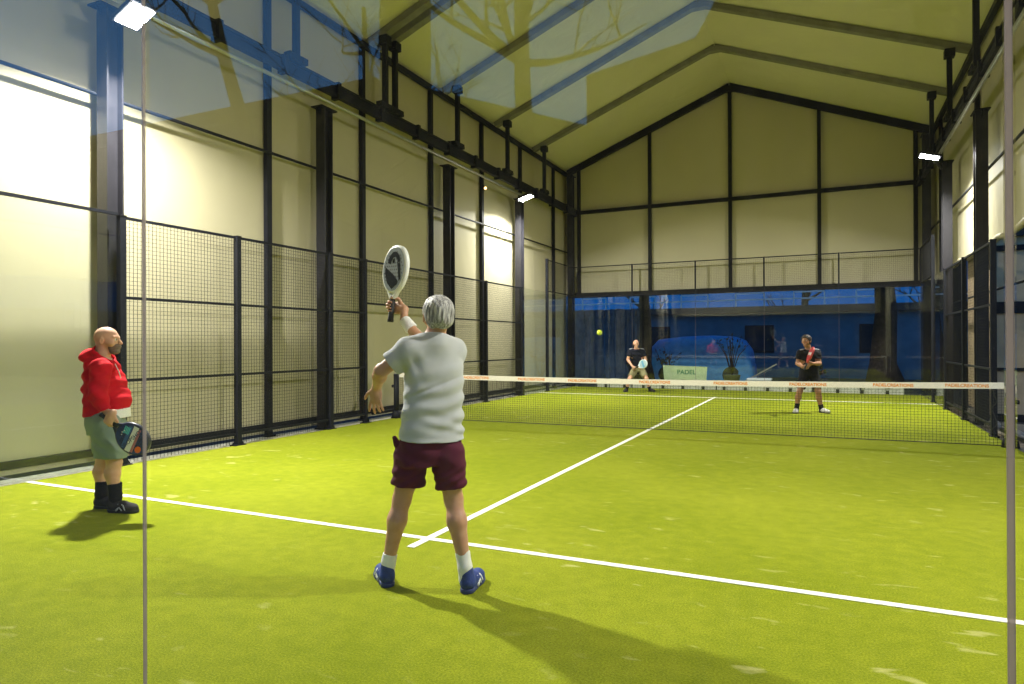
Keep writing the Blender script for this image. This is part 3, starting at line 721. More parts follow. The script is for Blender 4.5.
    def mesh(s, name, mat, parent=None, smooth_it=1, faces_mat=None):
        F = s.F; F[0] = F[-1] = .1; F[:, 0] = F[:, -1] = .1; F[:, :, 0] = F[:, :, -1] = .1
        neg = F < 0; n = np.array(F.shape)-1
        cnt = np.zeros(n, np.int8)
        offs = [(i, j, k) for i in (0, 1) for j in (0, 1) for k in (0, 1)]
        for i, j, k in offs: cnt += neg[i:i+n[0], j:j+n[1], k:k+n[2]]
        act = np.argwhere((cnt > 0) & (cnt < 8)); idx = np.full(n, -1, np.int32); idx[tuple(act.T)] = np.arange(len(act))
        V = {o: F[act[:, 0]+o[0], act[:, 1]+o[1], act[:, 2]+o[2]] for o in offs}
        P = np.zeros((len(act), 3)); W = np.zeros(len(act))
        for a in offs:
            for d in range(3):
                if a[d]: continue
                b = list(a); b[d] = 1; b = tuple(b); va, vb = V[a], V[b]; c = (va < 0) != (vb < 0)
                t = va/np.where(va == vb, 1, va-vb)
                q = np.tile(np.array(a, float), (len(act), 1)); q[:, d] = t; P[c] += q[c]; W[c] += 1
        P = s.o+s.h*(act+P/W[:, None])
        Q = []
        for d in range(3):
            e = [slice(None)]*3; f_ = [slice(None)]*3; e[d] = slice(0, -1); f_[d] = slice(1, None)
            A, B = neg[tuple(e)], neg[tuple(f_)]; x = np.argwhere(A != B); u, w = [(1, 2), (2, 0), (0, 1)][d]
            x = x[(x[:, u] > 0) & (x[:, w] > 0) & (x[:, u] < n[u]) & (x[:, w] < n[w])]
            du = np.zeros(3, int); du[u] = 1; dw = np.zeros(3, int); dw[w] = 1
            q = np.stack([idx[tuple((x-du-dw).T)], idx[tuple((x-dw).T)], idx[tuple(x.T)], idx[tuple((x-du).T)]], 1)
            fl = ~A[tuple(x.T)]; q[fl] = q[fl][:, ::-1]; Q.append(q)
        Q = np.concatenate(Q); Q = Q[(Q >= 0).all(1)]
        for _ in range(smooth_it):    # light Laplacian smoothing
            S = np.zeros_like(P); c = np.zeros(len(P))
            for a, b in ((0, 1), (1, 2), (2, 3), (3, 0)):
                for p, q in ((a, b), (b, a)):
                    for ch in range(3): S[:, ch] += np.bincount(Q[:, p], P[Q[:, q], ch], len(P))
                    c += np.bincount(Q[:, p], minlength=len(P))
            P = P*.5+.5*S/np.maximum(c, 1)[:, None]
        me = bpy.data.meshes.new(name); me.vertices.add(len(P)); me.vertices.foreach_set('co', P.astype(np.float32).ravel())
        me.loops.add(Q.size); me.loops.foreach_set('vertex_index', Q.astype(np.int32).ravel())
        me.polygons.add(len(Q)); me.polygons.foreach_set('loop_start', np.arange(0, Q.size, 4, dtype=np.int32)); me.polygons.foreach_set('loop_total', np.full(len(Q), 4, np.int32))
        for m in (mat if isinstance(mat, (list, tuple)) else [mat]): me.materials.append(m)
        me.polygons.foreach_set('use_smooth', np.ones(len(Q), bool))
        if faces_mat is not None: me.polygons.foreach_set('material_index', faces_mat(P[Q].mean(1)).astype(np.int32))
        me.update(calc_edges=True)
        o = bpy.data.objects.new(name, me); COL.objects.link(o)
        if parent: o.parent = parent
        return o

class Frame:
    """a figure's own frame: x to the right of the camera, y away, z up, origin on the turf"""
    def __init__(s, px0, D):
        s.D = D; s.base = CAMP+AX_F*D+AX_R*((px0-512)/FOC*D); s.base[2] = 0
    def P(s, px, py, dy=0.):
        d = F2+R3*(px-512)/FOC-U3*(py-342)/FOC
        w = CAMP+d*(s.D+dy)/np.dot(d, AX_F)-s.base
        return np.array([w@AX_R, w@AX_F, w[2]])

def skin_mat(name, col):
    m, nt, b = new_mat(name); setp(b, col=col, rough=.5, spec=.4, sss=.08)
    b.inputs['Subsurface Radius'].default_value = (.02, .008, .004); b.inputs['Subsurface Scale'].default_value = .5
    tc = nt.nodes.new('ShaderNodeTexCoord'); n = nt.nodes.new('ShaderNodeTexNoise'); n.inputs['Scale'].default_value = 24; n.inputs['Detail'].default_value = 4
    nt.links.new(tc.outputs['Object'], n.inputs['Vector']); r = nt.nodes.new('ShaderNodeValToRGB'); e = r.color_ramp.elements
    e[0].position, e[1].position = .3, .7; e[0].color = (col[0]*.86, col[1]*.78, col[2]*.75, 1); e[1].color = (*col, 1)
    nt.links.new(n.outputs[0], r.inputs[0]); nt.links.new(r.outputs[0], b.inputs['Base Color']); return m
SKIN = skin_mat('skin', (.60, .34, .22)); SKIN2 = skin_mat('skin_fair', (.68, .40, .28)); SKIN3 = skin_mat('skin_tan', (.40, .20, .11))
EYEW = simple('eye_white', (.8, .78, .74), .2); EYEB = simple('eye_iris', (.05, .04, .03), .15)

def rows(f, u):
    """head axes: rows right, forward, up"""
    f = nrm(f); u = np.asarray(u, float); r = nrm(np.cross(f, u)); u = np.cross(r, f); return np.array([r, f, u])
def head(S, c, R, sc=1., child=None, skin=None, fine=True):
    L = lambda x, y, z: np.asarray(c)+sc*(R[0]*x+R[1]*y+R[2]*z)
    e = lambda p, r, **k: S.ell(L(*p), np.array(r)*sc, R, **k)
    e((0, -.012, .032), (.077, .096, .084), k=.02)
    S.cone(L(0, .028, -.01), L(0, .05, -.078), .062*sc, .036*sc, k=.03)
    e((0, .075, -.092), (.024, .02, .018), k=.02)
    for x in (-1, 1):
        e((x*.045, .05, -.022), (.026, .03, .026), k=.02)                       # cheek
        S.cone(L(x*.012, .084, .03), L(x*.045, .072, .03), .011*sc, .009*sc, k=.012)  # brow
        e((x*.031, .098, .010), (.013, .012, .008), k=.010, neg=True)            # socket
        e((x*.081, -.012, -.004), (.010, .020, .033), k=.008)  # ear
        e((x*.090, -.006, -.002), (.006, .010, .018), k=.006, neg=True)
    S.cone(L(0, .088, .016), L(0, .112, -.022), .009*sc, .0125*sc, k=.012)       # nose
    for x in (-1, 1): S.cone(L(0, .104, -.026), L(x*.012, .098, -.026), .009*sc, .007*sc, k=.006)
    S.cone(L(-.02, .084, -.05), L(.02, .084, -.05), .008*sc, .008*sc, k=.01); S.cone(L(-.018, .083, -.061), L(.018, .083, -.061), .008*sc, .008*sc, k=.008)
    e((0, .098, -.0555), (.024, .010, .0028), k=.004, neg=True)
    return L
def eyes(L, R, sc, parent):
    for x in (-1, 1):
        m = MB(); m.ball((0, 0, 0), .0115*sc, 0, 12, 8); m.ball(tuple(R[1]*.006*sc), .0078*sc, 1, 10, 7)
        o = m.build('eye', [EYEW, EYEB], parent); o.location = L(x*.031, .0775, .010)
def hand(S, wrist, d, n, thumb, curl=(25, 30, 20), sc=1., spread=.12, tcurl=.5, r=1.):
    """d: wrist to knuckles, n: out of the palm, thumb: +1/-1 side (of n x d)"""
    d = nrm(d); n = nrm(np.asarray(n, float)-d*np.dot(n, d)); w = np.cross(n, d)*thumb     # w points to the thumb side
    wr = np.asarray(wrist, float); A = np.array([w, d, n])
    S.ell(wr+d*.048*sc, np.array([.042, .054, .017])*sc, A, k=.012)
    S.cone(wr-d*.01, wr+d*.03*sc, .025*sc*r, .026*sc*r, k=.015)
    for i, (off, ln) in enumerate(((.030, .92), (.010, 1.), (-.010, .95), (-.029, .76))):
        p = wr+d*(.092-.006*abs(i-1))*sc+w*off*sc; a = 0.; dd = d+w*spread*(1.2-i*.8)
        c = curl[i] if hasattr(curl[0], '__len__') else curl
        for j, (L, cc) in enumerate(zip((.043, .027, .021), c)):
            a += math.radians(cc); q = p+(nrm(dd)*math.cos(a)+n*math.sin(a))*L*ln*sc
            S.cone(p, q, (.0098-.0010*j)*sc*r, (.0092-.0012*j)*sc*r, k=.004); p = q
    p = wr+d*.022*sc+w*.030*sc; dd = nrm(d*.62+w*.72+n*.25); q = p+dd*.042*sc; S.cone(p, q, .0135*sc*r, .0112*sc*r, k=.010)
    dd = nrm(dd+n*tcurl+d*.25-w*tcurl*.7); p, q = q, q+dd*.032*sc; S.cone(p, q, .011*sc*r, .0098*sc*r, k=.004)
    dd = nrm(dd+n*tcurl*.7-w*tcurl*.5); S.cone(q, q+dd*.022*sc, .0098*sc*r, .008*sc*r, k=.004)
def arm(S, sh, el, wr, f=1.):
    S.cone(sh, el, .052*f, .039*f, k=.03); el, wr = np.array(el), np.array(wr)
    m = el+(wr-el)*.3; S.cone(el, m, .039*f, .041*f, k=.02); S.cone(m, wr, .041*f, .026*f, k=.02)
def leg(S, hip, kn, an, f=1., back=(0, -1, 0)):
    hip, kn, an, bk = map(lambda v: np.array(v, float), (hip, kn, an, back))
    S.cone(hip, kn, .085*f, .056*f, k=.03); S.ell(kn-bk*.012, np.array([.05, .05, .055])*f, k=.02)
    m = kn+(an-kn)*.32+bk*.018; S.cone(kn, m, .052*f, .057*f, k=.025); S.cone(m, an, .057*f, .034*f, k=.03)
    S.cone(an, an+(0, 0, -.06), .036*f, .034*f, k=.02)
def foot(parent, heel, toe, sc, upper_mat, sole_mat, ankle, h=.006, stripe=None, side=1):
    """heel / toe: ground points; one shoe with a sole"""
    heel, toe = np.array(heel, float), np.array(toe, float); d = nrm(toe-heel); w = np.cross(d, UP)
    S = SDF(h); Lz = np.linalg.norm(toe-heel)
    S.cone(heel+d*.045*sc+UP*.05*sc, heel+d*.13*sc+UP*.05*sc, .040*sc, .042*sc); S.cone(heel+d*.13*sc+UP*.048*sc, toe-d*.045*sc+UP*.038*sc+w*.004, .042*sc, .035*sc, k=.03)
    S.ell(toe-d*.075*sc+UP*.035*sc, np.array([.046, .075, .034])*sc, np.array([w, d, UP]), k=.03)
    S.cone(heel+d*.05*sc+UP*.06*sc, np.array(ankle)*.55+(heel+d*.055*sc+UP*.10*sc)*.45, .042*sc, .041*sc, k=.02)
    S.field(); z0 = heel[2]
    S.cut((0, 0, z0+.016*sc), (0, 0, -1))
    so = S.mesh('shoe', upper_mat, parent)
    K = SDF(h*.8); K.cone(heel+d*.045*sc+UP*.015*sc, toe-d*.05*sc+UP*.015*sc, .043*sc, .046*sc, k=.01); K.ell(toe-d*.075*sc+UP*.012*sc, np.array([.05, .08, .04])*sc, np.array([w, d, UP]), k=.02); K.field()
    K.cut((0, 0, z0+.026*sc), (0, 0, 1)); K.cut((0, 0, z0+.001), (0, 0, -1)); K.mesh('sole', sole_mat, so)
    if stripe:
        for (a0, b0, a1, b1) in ((.10, .022, .155, .072), (.155, .024, .115, .075), (.185, .028, .16, .066)):
            pts = [heel+d*(a0+(a1-a0)*t)*sc+UP*(b0+(b1-b0)*t)*sc+w*side*(.045-.012*max(0, (b0+(b1-b0)*t)-.045)/.03)*sc for t in np.linspace(0, 1, 6)]
            MB().tube(pts, .008*sc, 6).build('shoe_stripe', stripe, so)
    return so
def sock(parent, an, heel, h, r, mat, z1, up=None):
    """tube from inside the shoe up to z1 along the shin direction up"""
    an = np.array(an, float); S = SDF(h); d = nrm(up); top = an+d*((z1-an[2])/d[2])
    S.cone(an+(0, 0, -.07), an, r*.95, r, k=.02); S.cone(an, top, r, r*1.12, k=.02)
    S.field(); S.cut(top, d); return S.mesh('sock', mat, parent)

# racket: built flat in its own frame: x width, y normal of the face, z along the handle towards the head, origin = grip centre
def racket(label, M, face_mats, edge_mat, grip_mat, deco, Lw=.26, name='padel_racket'):
    e = empty(name, (0, 0, 0), label, 'racket'); e.matrix_world = M
    a, b, cz = Lw/2, .148, .245
    out = [(a*math.copysign(abs(math.cos(t))**.95, math.cos(t)), cz+b*math.sin(t)*(1. if math.sin(t) > 0 else 1.08)) for t in np.linspace(0, 2*PI, 48, endpoint=False)]
    m = MB(); T = .019
    rim = []
    for (off, y) in ((-.012, -T), (0, -T*.7), (.001, 0), (0, T*.7), (-.012, T)):
        rim += [(u*(1+off/a), y, cz+(v-cz)*(1+off/b)) for u, v in out]
    n = len(out); fs = [(i*n+j, i*n+(j+1) % n, (i+1)*n+(j+1) % n, (i+1)*n+j) for i in range(4) for j in range(n)]
    m.add(rim, fs, 0, True); m.build('frame', edge_mat, e)
    f = MB()
    for s in (-1, 1):
        ring = [(u*(1-.012/a), s*T, cz+(v-cz)*(1-.012/b)) for u, v in out]
        f.add(ring, [list(range(n))[::-1] if s < 0 else list(range(n))][::1])
        if s < 0: pass
    fo = f.build('face', face_mats, e)
    h = MB()      # holes as dark dimples on both faces
    for i in range(-4, 5):
        for j in range(-5, 5):
            x, z = i*.0235+(.0117 if j % 2 else 0), cz+.012+j*.0225
            if (x/(a*.78))**2+((z-cz)/(b*.76))**2 < 1:
                for s in (-1, 1):
                    h.add([(x+.0055*math.cos(t), s*(T+.0006), z+.0055*math.sin(t)) for t in np.linspace(0, 2*PI, 8, endpoint=False)], [list(range(8)) if s > 0 else list(range(8))[::-1]])
    h.build('hole_pattern', RUBBER, e)['kind'] = 'stuff'
    for s in (-1, 1):     # throat
        MB().bar((s*.012, 0, .055), (s*.062, 0, .125), .022, .03, up=(0, 1, 0)).build('throat', edge_mat, e, bevel=.004)
    g = MB(); g.tube([(0, 0, -.085), (0, 0, -.078), (0, 0, .06), (0, 0, .075)], [.019, .0165, .0155, .013], 12); g.v = [(x, y*1.15, z) for x, y, z in g.v]; g.build('grip', grip_mat, e)
    MB().tube([(0, 0, -.097), (0, 0, -.084)], .0195, 12).build('butt_cap', RUBBER, e)
    deco(e, T, cz, a, b)
    return e
def patch(parent, name, mat, poly, s, T, lift=.0009):
    m = MB(); pts = [(x, s*(T+lift), z) for x, z in poly]; k = len(pts)
    m.add(pts+[(x, s*(T+lift*.2), z) for x, z in poly], [list(range(k)) if s > 0 else list(range(k))[::-1]]+[(i, (i+1) % k, k+(i+1) % k, k+i) for i in range(k)])
    return m.build(name, mat, parent)
def mat4(o, ex, ey, ez): return Matrix(((ex[0], ey[0], ez[0], o[0]), (ex[1], ey[1], ez[1], o[1]), (ex[2], ey[2], ez[2], o[2]), (0, 0, 0, 1)))
def local_to_world(fr, v, vec=False):
    w = AX_R*v[0]+AX_F*v[1]+UP*v[2]
    return w if vec else fr.base+w
def person(fr, label):
    return empty('person', tuple(fr.base), label, 'person', None, YAW)
# ------------------------------------------------------------------ cloth materials
def cloth(name, col, noise=.06, scale=14, bump=.25, bscale=220, rough=.85):
    return simple(name, col, rough, 0, .2, noise, scale, bump, bscale)
SHIRT = cloth('grey_tee', (.56, .57, .60)); SHORTM = cloth('maroon_shorts', (.105, .018, .040)); SOCKW = cloth('white_sock', (.82, .80, .80)); SHOEB = cloth('blue_shoe', (.035, .06, .24), .2, 30, .3, 90, .6)
SOLEB = simple('blue_sole', (.03, .045, .16), .6); BANDW = cloth('white_wristband', (.85, .84, .86), .03, 30, .5, 120)
RED = cloth('red_hoodie', (.56, .004, .014), .12, 9, .3, 120); GREENS = cloth('sage_shorts', (.24, .30, .24), .1, 10); BLKC = cloth('black_cloth', (.010, .010, .013), .2, 12); KHAKI = cloth('khaki_shorts', (.24, .22, .12), .1, 12)
SHOEK = cloth('dark_shoe', (.035, .033, .035), .3, 20); SHOEW = cloth('white_shoe', (.6, .58, .56), .1, 20); GREYT = cloth('shoulder_grey', (.45, .46, .48))
def hair_mat(name, c0, c1, scale=(60, 60, 9)):
    m, nt, b = new_mat(name); setp(b, rough=.5, spec=.35)
    tc = nt.nodes.new('ShaderNodeTexCoord'); mp = nt.nodes.new('ShaderNodeMapping'); mp.inputs['Scale'].default_value = scale
    nt.links.new(tc.outputs['Object'], mp.inputs[0]); n = nt.nodes.new('ShaderNodeTexNoise'); n.inputs['Scale'].default_value = 1.6; n.inputs['Detail'].default_value = 4; n.inputs['Distortion'].default_value = .6
    nt.links.new(mp.outputs[0], n.inputs['Vector']); r = nt.nodes.new('ShaderNodeValToRGB'); e = r.color_ramp.elements
    e[0].position, e[1].position = .36, .64; e[0].color = (*c0, 1); e[1].color = (*c1, 1)
    nt.links.new(n.outputs[0], r.inputs[0]); nt.links.new(r.outputs[0], b.inputs['Base Color'])
    bp = nt.nodes.new('ShaderNodeBump'); bp.inputs['Strength'].default_value = .8; bp.inputs['Distance'].default_value = .006
    nt.links.new(n.outputs[0], bp.inputs['Height']); nt.links.new(bp.outputs[0], b.inputs['Normal']); return m
HAIRG = hair_mat('grey_hair', (.16, .15, .16), (.70, .68, .69)); HAIRD = hair_mat('dark_hair', (.01, .007, .005), (.05, .032, .022)); STUB = hair_mat('stubble', (.13, .09, .075), (.26, .19, .16), (90, 90, 90))

# ================================================================== the player with grey hair, back to the camera
def player():
    fr = Frame(430, 3.99); P = fr.P; h = .0048
    root = person(fr, 'grey haired person in light grey T-shirt and maroon shorts raising a racket, back turned')
    hd = P(437.8, 317.2, .02); R = rows((-.30, .95, .02), (0.05, 0, 1))
    nb = P(434.5, 337.5, .02)
    shL, shR = P(409, 350, -.06), P(453.5, 351, .12)
    elL, wrL = P(381, 371, -.06), P(376.5, 388, .10)
    elR, wrR = P(425.5, 347, .36), P(404.5, 320, .46)
    hipL, hipR = P(413, 449, .02), P(447, 449, -.02)
    knL, knR = P(402, 499, .05), P(453.5, 499, .0)
    anL, anR = P(388.5, 562, .03), P(465, 567, -.08)
    zf = 0.
    S = SDF(h); L = head(S, hd, R, 1.05)
    S.cone(L(0, -.02, -.05), nb+UP*.0, .056, .062, k=.03)
    def tors(g):   # (px left, px right, py, depth centre, half depth)
        out = []
        for xl, xr, py, dc, b in ((407, 456, 341, .03, .07), (404, 461, 352, .03, .105), (405, 463, 368, .02, .118), (405.5, 463, 385, .01, .118), (404.5, 462.5, 402, .0, .115), (402, 462.5, 420, .0, .124), (400.5, 462.5, 438, 0., .134)):
            a, c = P(xl, py, dc), P(xr, py, dc); out.append((a[2], (a[0]+c[0])/2, dc, (c[0]-a[0])/2*1.05+g, b+g))
        return out
    AXT = (math.cos(.47), math.sin(.47)); T = tors(-.022); pz = P(430, 462, 0)
    for sh in (shL, shR): S.cone(nb+(0, 0, -.03), np.array(sh)+(0, 0, .012), .058, .05, k=.04)
    S.loft(T+[(pz[2], P(430.5, 462, 0)[0], 0, .15, .105)], k=.03, axis=AXT)
    arm(S, shL, elL, wrL); arm(S, shR, elR, wrR)
    hand(S, wrL, (-.10, .18, -1), (.25, .9, .15), 1, curl=((8, 14, 10), (12, 18, 12), (16, 20, 12), (10, 16, 10)), spread=.22, tcurl=.15)
    # right hand closed round the grip
    A = nrm(P(394.6, 292, .50)-P(391, 321, .50)); dv = nrm(np.array([-.82, .40, .42])); dv = nrm(dv-A*np.dot(dv, A)*.75)
    nv = nrm(np.cross(A, dv))
    gc = P(392.0, 306.8, .50)
    wrR2 = gc-dv*.074-nv*.030
    S.cone(wrR, wrR2, .026, .027, k=.02)
    hand(S, wrR2, dv, nv, 1 if np.dot(np.cross(nv, dv), A) > 0 else -1, curl=(62, 72, 45), spread=.03, tcurl=.9)
    leg(S, hipL+(0, 0, -.04), knL, anL, .97, (0, -1, 0)); leg(S, hipR+(0, 0, -.04), knR, anR, .97, (0, -1, 0))
    S.field(); S.mesh('body', SKIN, root)
    # hair: cap over the skull, long at the nape
    H = SDF(.004); H.ell(L(0, -.014, .036), (.095, .112, .096), R, k=.01); H.ell(L(0, -.055, -.02), (.078, .064, .058), R, k=.03)
    H.ell(L(0, .055, .095), (.06, .05, .03), R, k=.02); H.field()
    q = L(0, .05, .035); H.cut(q, nrm(R[1]*.85-R[2]*.52)); H.cut(L(0, -.04, -.070), nrm(-R[2]-R[1]*.15))
    X, Y, Z = H.grid()
    ang = np.arctan2(X-hd[0], -(Y-hd[1])); H.disp(lambda X, Y, Z: .0014*np.sin(ang*24+2.0*np.sin(Z*40))+.0022*np.sin(ang*7+Z*24+2))
    for s in (-1, 1):   # clear of the ears
        c = L(s*.094, .0, -.012); H.F = np.maximum(H.F, .030-np.sqrt((X-c[0])**2+(Y-c[1])**2+(Z-c[2])**2)).astype(np.float32)
    H.mesh('hair', HAIRG, root)
    # T-shirt
    C = SDF(.005); C.loft(tors(.0)+[(P(430, 442, 0)[2], P(431.5, 442, 0)[0], 0, .208, .150)], k=.02, axis=AXT)
    for sh, el, t in ((shL, elL, .66), (shR, elR, .6)):
        sh, el = np.array(sh), np.array(el); e = sh+(el-sh)*(t+.08); C.cone(sh+(0, 0, -.008), e, .068, .075, k=.04)
    C.cone(nb+(0, 0, -.045), nb+(0, 0, .016), .095, .070, k=.05)
    for sh in (shL, shR): C.cone(nb+(0, 0, -.035), np.array(sh)+(0, 0, .004), .075, .068, k=.05)
    C.field()
    cx = P(432, 390)[0]
    def folds(X, Y, Z):
        u = X-cx; z = Z-1.1
        w = .0055*np.sin((z*1.0-u*.34)*62+1.5*np.sin(u*14))*np.exp(-((z+.03+.0*u)/.20)**2)*(.55+.45*np.sin(u*9+1))
        w += .0042*np.sin((z+u*.22)*66+2.4*np.sin(u*10+z*9))*np.exp(-((z+.17)/.09)**2)*(.5+.6*np.sin(u*13+2)**2)
        w += .005*np.sin((u*1.0+z*.4)*60)*np.exp(-((z-.20)/.10)**2)*np.exp(-((u+.13)/.07)**2)
        w += .008*np.exp(-((z-.085-.38*u)/.014)**2)*np.exp(-(u/.13)**2)
        return w*1.15*np.clip((Z-.86)/.10, .25, 1)
    C.disp(folds); C.shell(.010)
    C.cut(P(431, 438.0, 0), nrm((-.06, .08, -1)))
    for sh, el, t in ((shL, elL, .66), (shR, elR, .6)):
        sh, el = np.array(sh), np.array(el); d = nrm(el-sh); p = sh+(el-sh)*t
        C.cut(p, d, lambda X, Y, Z, p=p: (X-p[0])**2+(Y-p[1])**2+(Z-p[2])**2 < .019)
    C.cut(nb+(0, .01, .012), nrm((0, .25, 1)), lambda X, Y, Z: (X-nb[0])**2+(Y-nb[1])**2 < .0125)
    C.mesh('t_shirt', SHIRT, root)
    # shorts
    B = SDF(.005)
    def sec(xl, xr, py, b, dc=0.): a, c = P(xl, py, dc), P(xr, py, dc); return (a[2], (a[0]+c[0])/2, dc, (c[0]-a[0])/2, b)
    B.loft([sec(405, 457, 433, .105), sec(401, 460, 447, .122), sec(398.5, 461.5, 458, .126), sec(399, 461, 464, .12)], k=.015, axis=AXT)
    B.loft(tors(-.011)[-2:]+[(pz[2], P(430.5, 462, 0)[0], 0, .165, .12)], k=.02, axis=AXT)
    for (xa, xb, xm) in ((394.5, 423.5, 411), (437, 464.5, 448)):
        t0 = P(xm, 452, 0); a, c = P(xa, 490, .01), P(xb, 490, .01); B.cone(t0+(0, 0, -.03), (a+c)/2, .102, (c[0]-a[0])/2+.004, k=.02)
    for hp, kn in ((hipL, knL), (hipR, knR)): B.cone(hp+(kn-hp)*.12, hp+(kn-hp)*.85, .098, .082, k=.02)
    B.cone(P(396.5, 444, 0), P(394.5, 438, 0), .022, .012, k=.02)
    B.field(); B.disp(lambda X, Y, Z: .004*np.sin(X*55+9*np.sin(Z*14))*np.clip((.80-Z)*6, 0, 1)+.003*np.sin(Z*60+X*25)); B.shell(.009)
    zl = P(410, 487, 0)[2]; B.cut((0, 0, zl), nrm((-.05, 0, -1)), lambda X, Y, Z: X < P(431, 487)[0]); B.cut((P(450, 487)[0], 0, P(450, 487.5, 0)[2]), nrm((.10, 0, -1)), lambda X, Y, Z: X >= P(431, 487)[0])
    B.cut((0, 0, P(430, 434)[2]), (0, 0, 1))
    so = B.mesh('shorts', SHORTM, root)
    so = MB(); a, b_ = P(459.5, 446, -.115), P(460, 484, -.09)
    # wristband
    w0, w1 = wrR-(elR-wrR)*.02, wrR+(elR-wrR)*.36
    MB().tube([w0, w0+(w1-w0)*.1, w1-(w1-w0)*.1, w1], [.032, .037, .043, .038], 24).build('wristband', BANDW, root)
    # feet
    for an, hx, tx, sd, kn in ((anL, P(390, 582.5, .0), None, -1, knL), (anR, P(466.5, 593, .0), None, 1, knR)):
        he = np.array([an[0]+(.012 if sd < 0 else .004), an[1]-.055, 0.]); dr = nrm((-.36, .93, 0) if sd < 0 else (.24, .97, 0)); toe = he+dr*.285
        foot(root, he, toe, 1.02, SHOEB, SOLEB, an, .005, BANDW, sd)
        sock(root, an, he, .005, .040, SOCKW, an[2]+(.05 if sd < 0 else .085), kn-an)
    # racket
    butt, top = P(391.2, 321, .50), P(399.2, 245, .52); ez = nrm(top-butt); ey = np.array([-.72, -.70, 0.]); ey = nrm(ey-ez*np.dot(ey, ez)); ex = np.cross(ey, ez)
    W = [local_to_world(fr, v, True) for v in (ex, ey, ez)]
    FACE = simple('racket_grey', (.26, .29, .32), .8, 0, .15, .08, 40); INK = simple('racket_ink', (.012, .016, .020), .9, 0, .05); FRW = simple('racket_white', (.85, .86, .86), .35)
    def deco(e, T, cz, a, b):
        for s in (1, -1):
            arc = [(.070*math.cos(t), cz+.02+.085*math.sin(t)) for t in np.linspace(PI*.06, PI*.92, 18)]; inn = [(.038*math.cos(t)-.004, cz+.015+.055*math.sin(t)) for t in np.linspace(PI*.92, PI*.06, 18)]
            # arch emblem: two legs and a bow
            leg1 = [(-.068, cz+.03), (-.088, cz-.075), (-.070, cz-.080), (-.036, cz+.03)]
            q = 1
            for poly, nm in ((arc[9:]+inn[:9], 'emblem'), (arc[:10]+inn[8:], 'emblem'), (leg1[::-1], 'emblem')):
                pass
            full = arc+inn
            m = MB(); k = len(arc)
            pts = [(x, s*(T+.0011), z) for x, z in arc]+[(x, s*(T+.0011), z) for x, z in inn[::-1]]
            m.add(pts, [((i, k+i, k+i+1, i+1) if s < 0 else (i, i+1, k+i+1, k+i)) for i in range(k-1)])
            m.add([(x, s*(T+.0011), z) for x, z in leg1], [(0, 1, 2, 3) if s > 0 else (3, 2, 1, 0)])
            low = [(-.055, cz-.105), (.0, cz-.135), (.055, cz-.095), (.088, cz-.03), (.092, cz+.01), (.03, cz-.022), (-.02, cz-.05), (-.062, cz-.085)]
            m.add([(x, s*(T+.0010), z) for x, z in low], [list(range(8)) if s < 0 else list(range(8))[::-1]])
            m.add([(.012*math.cos(t)+.004, s*(T+.0011), cz+.045+.014*math.sin(t)) for t in np.linspace(0, 2*PI, 12, endpoint=False)], [list(range(12)) if s > 0 else list(range(12))[::-1]])
            m.build('emblem', INK, e)
    W = [v*1.06 for v in W]; M = mat4(local_to_world(fr, gc), *W)
    racket('white rimmed padel racket with dark arch emblem, raised by the grey haired player', M, FACE, FRW, RUBBER, deco, Lw=.255)
player()

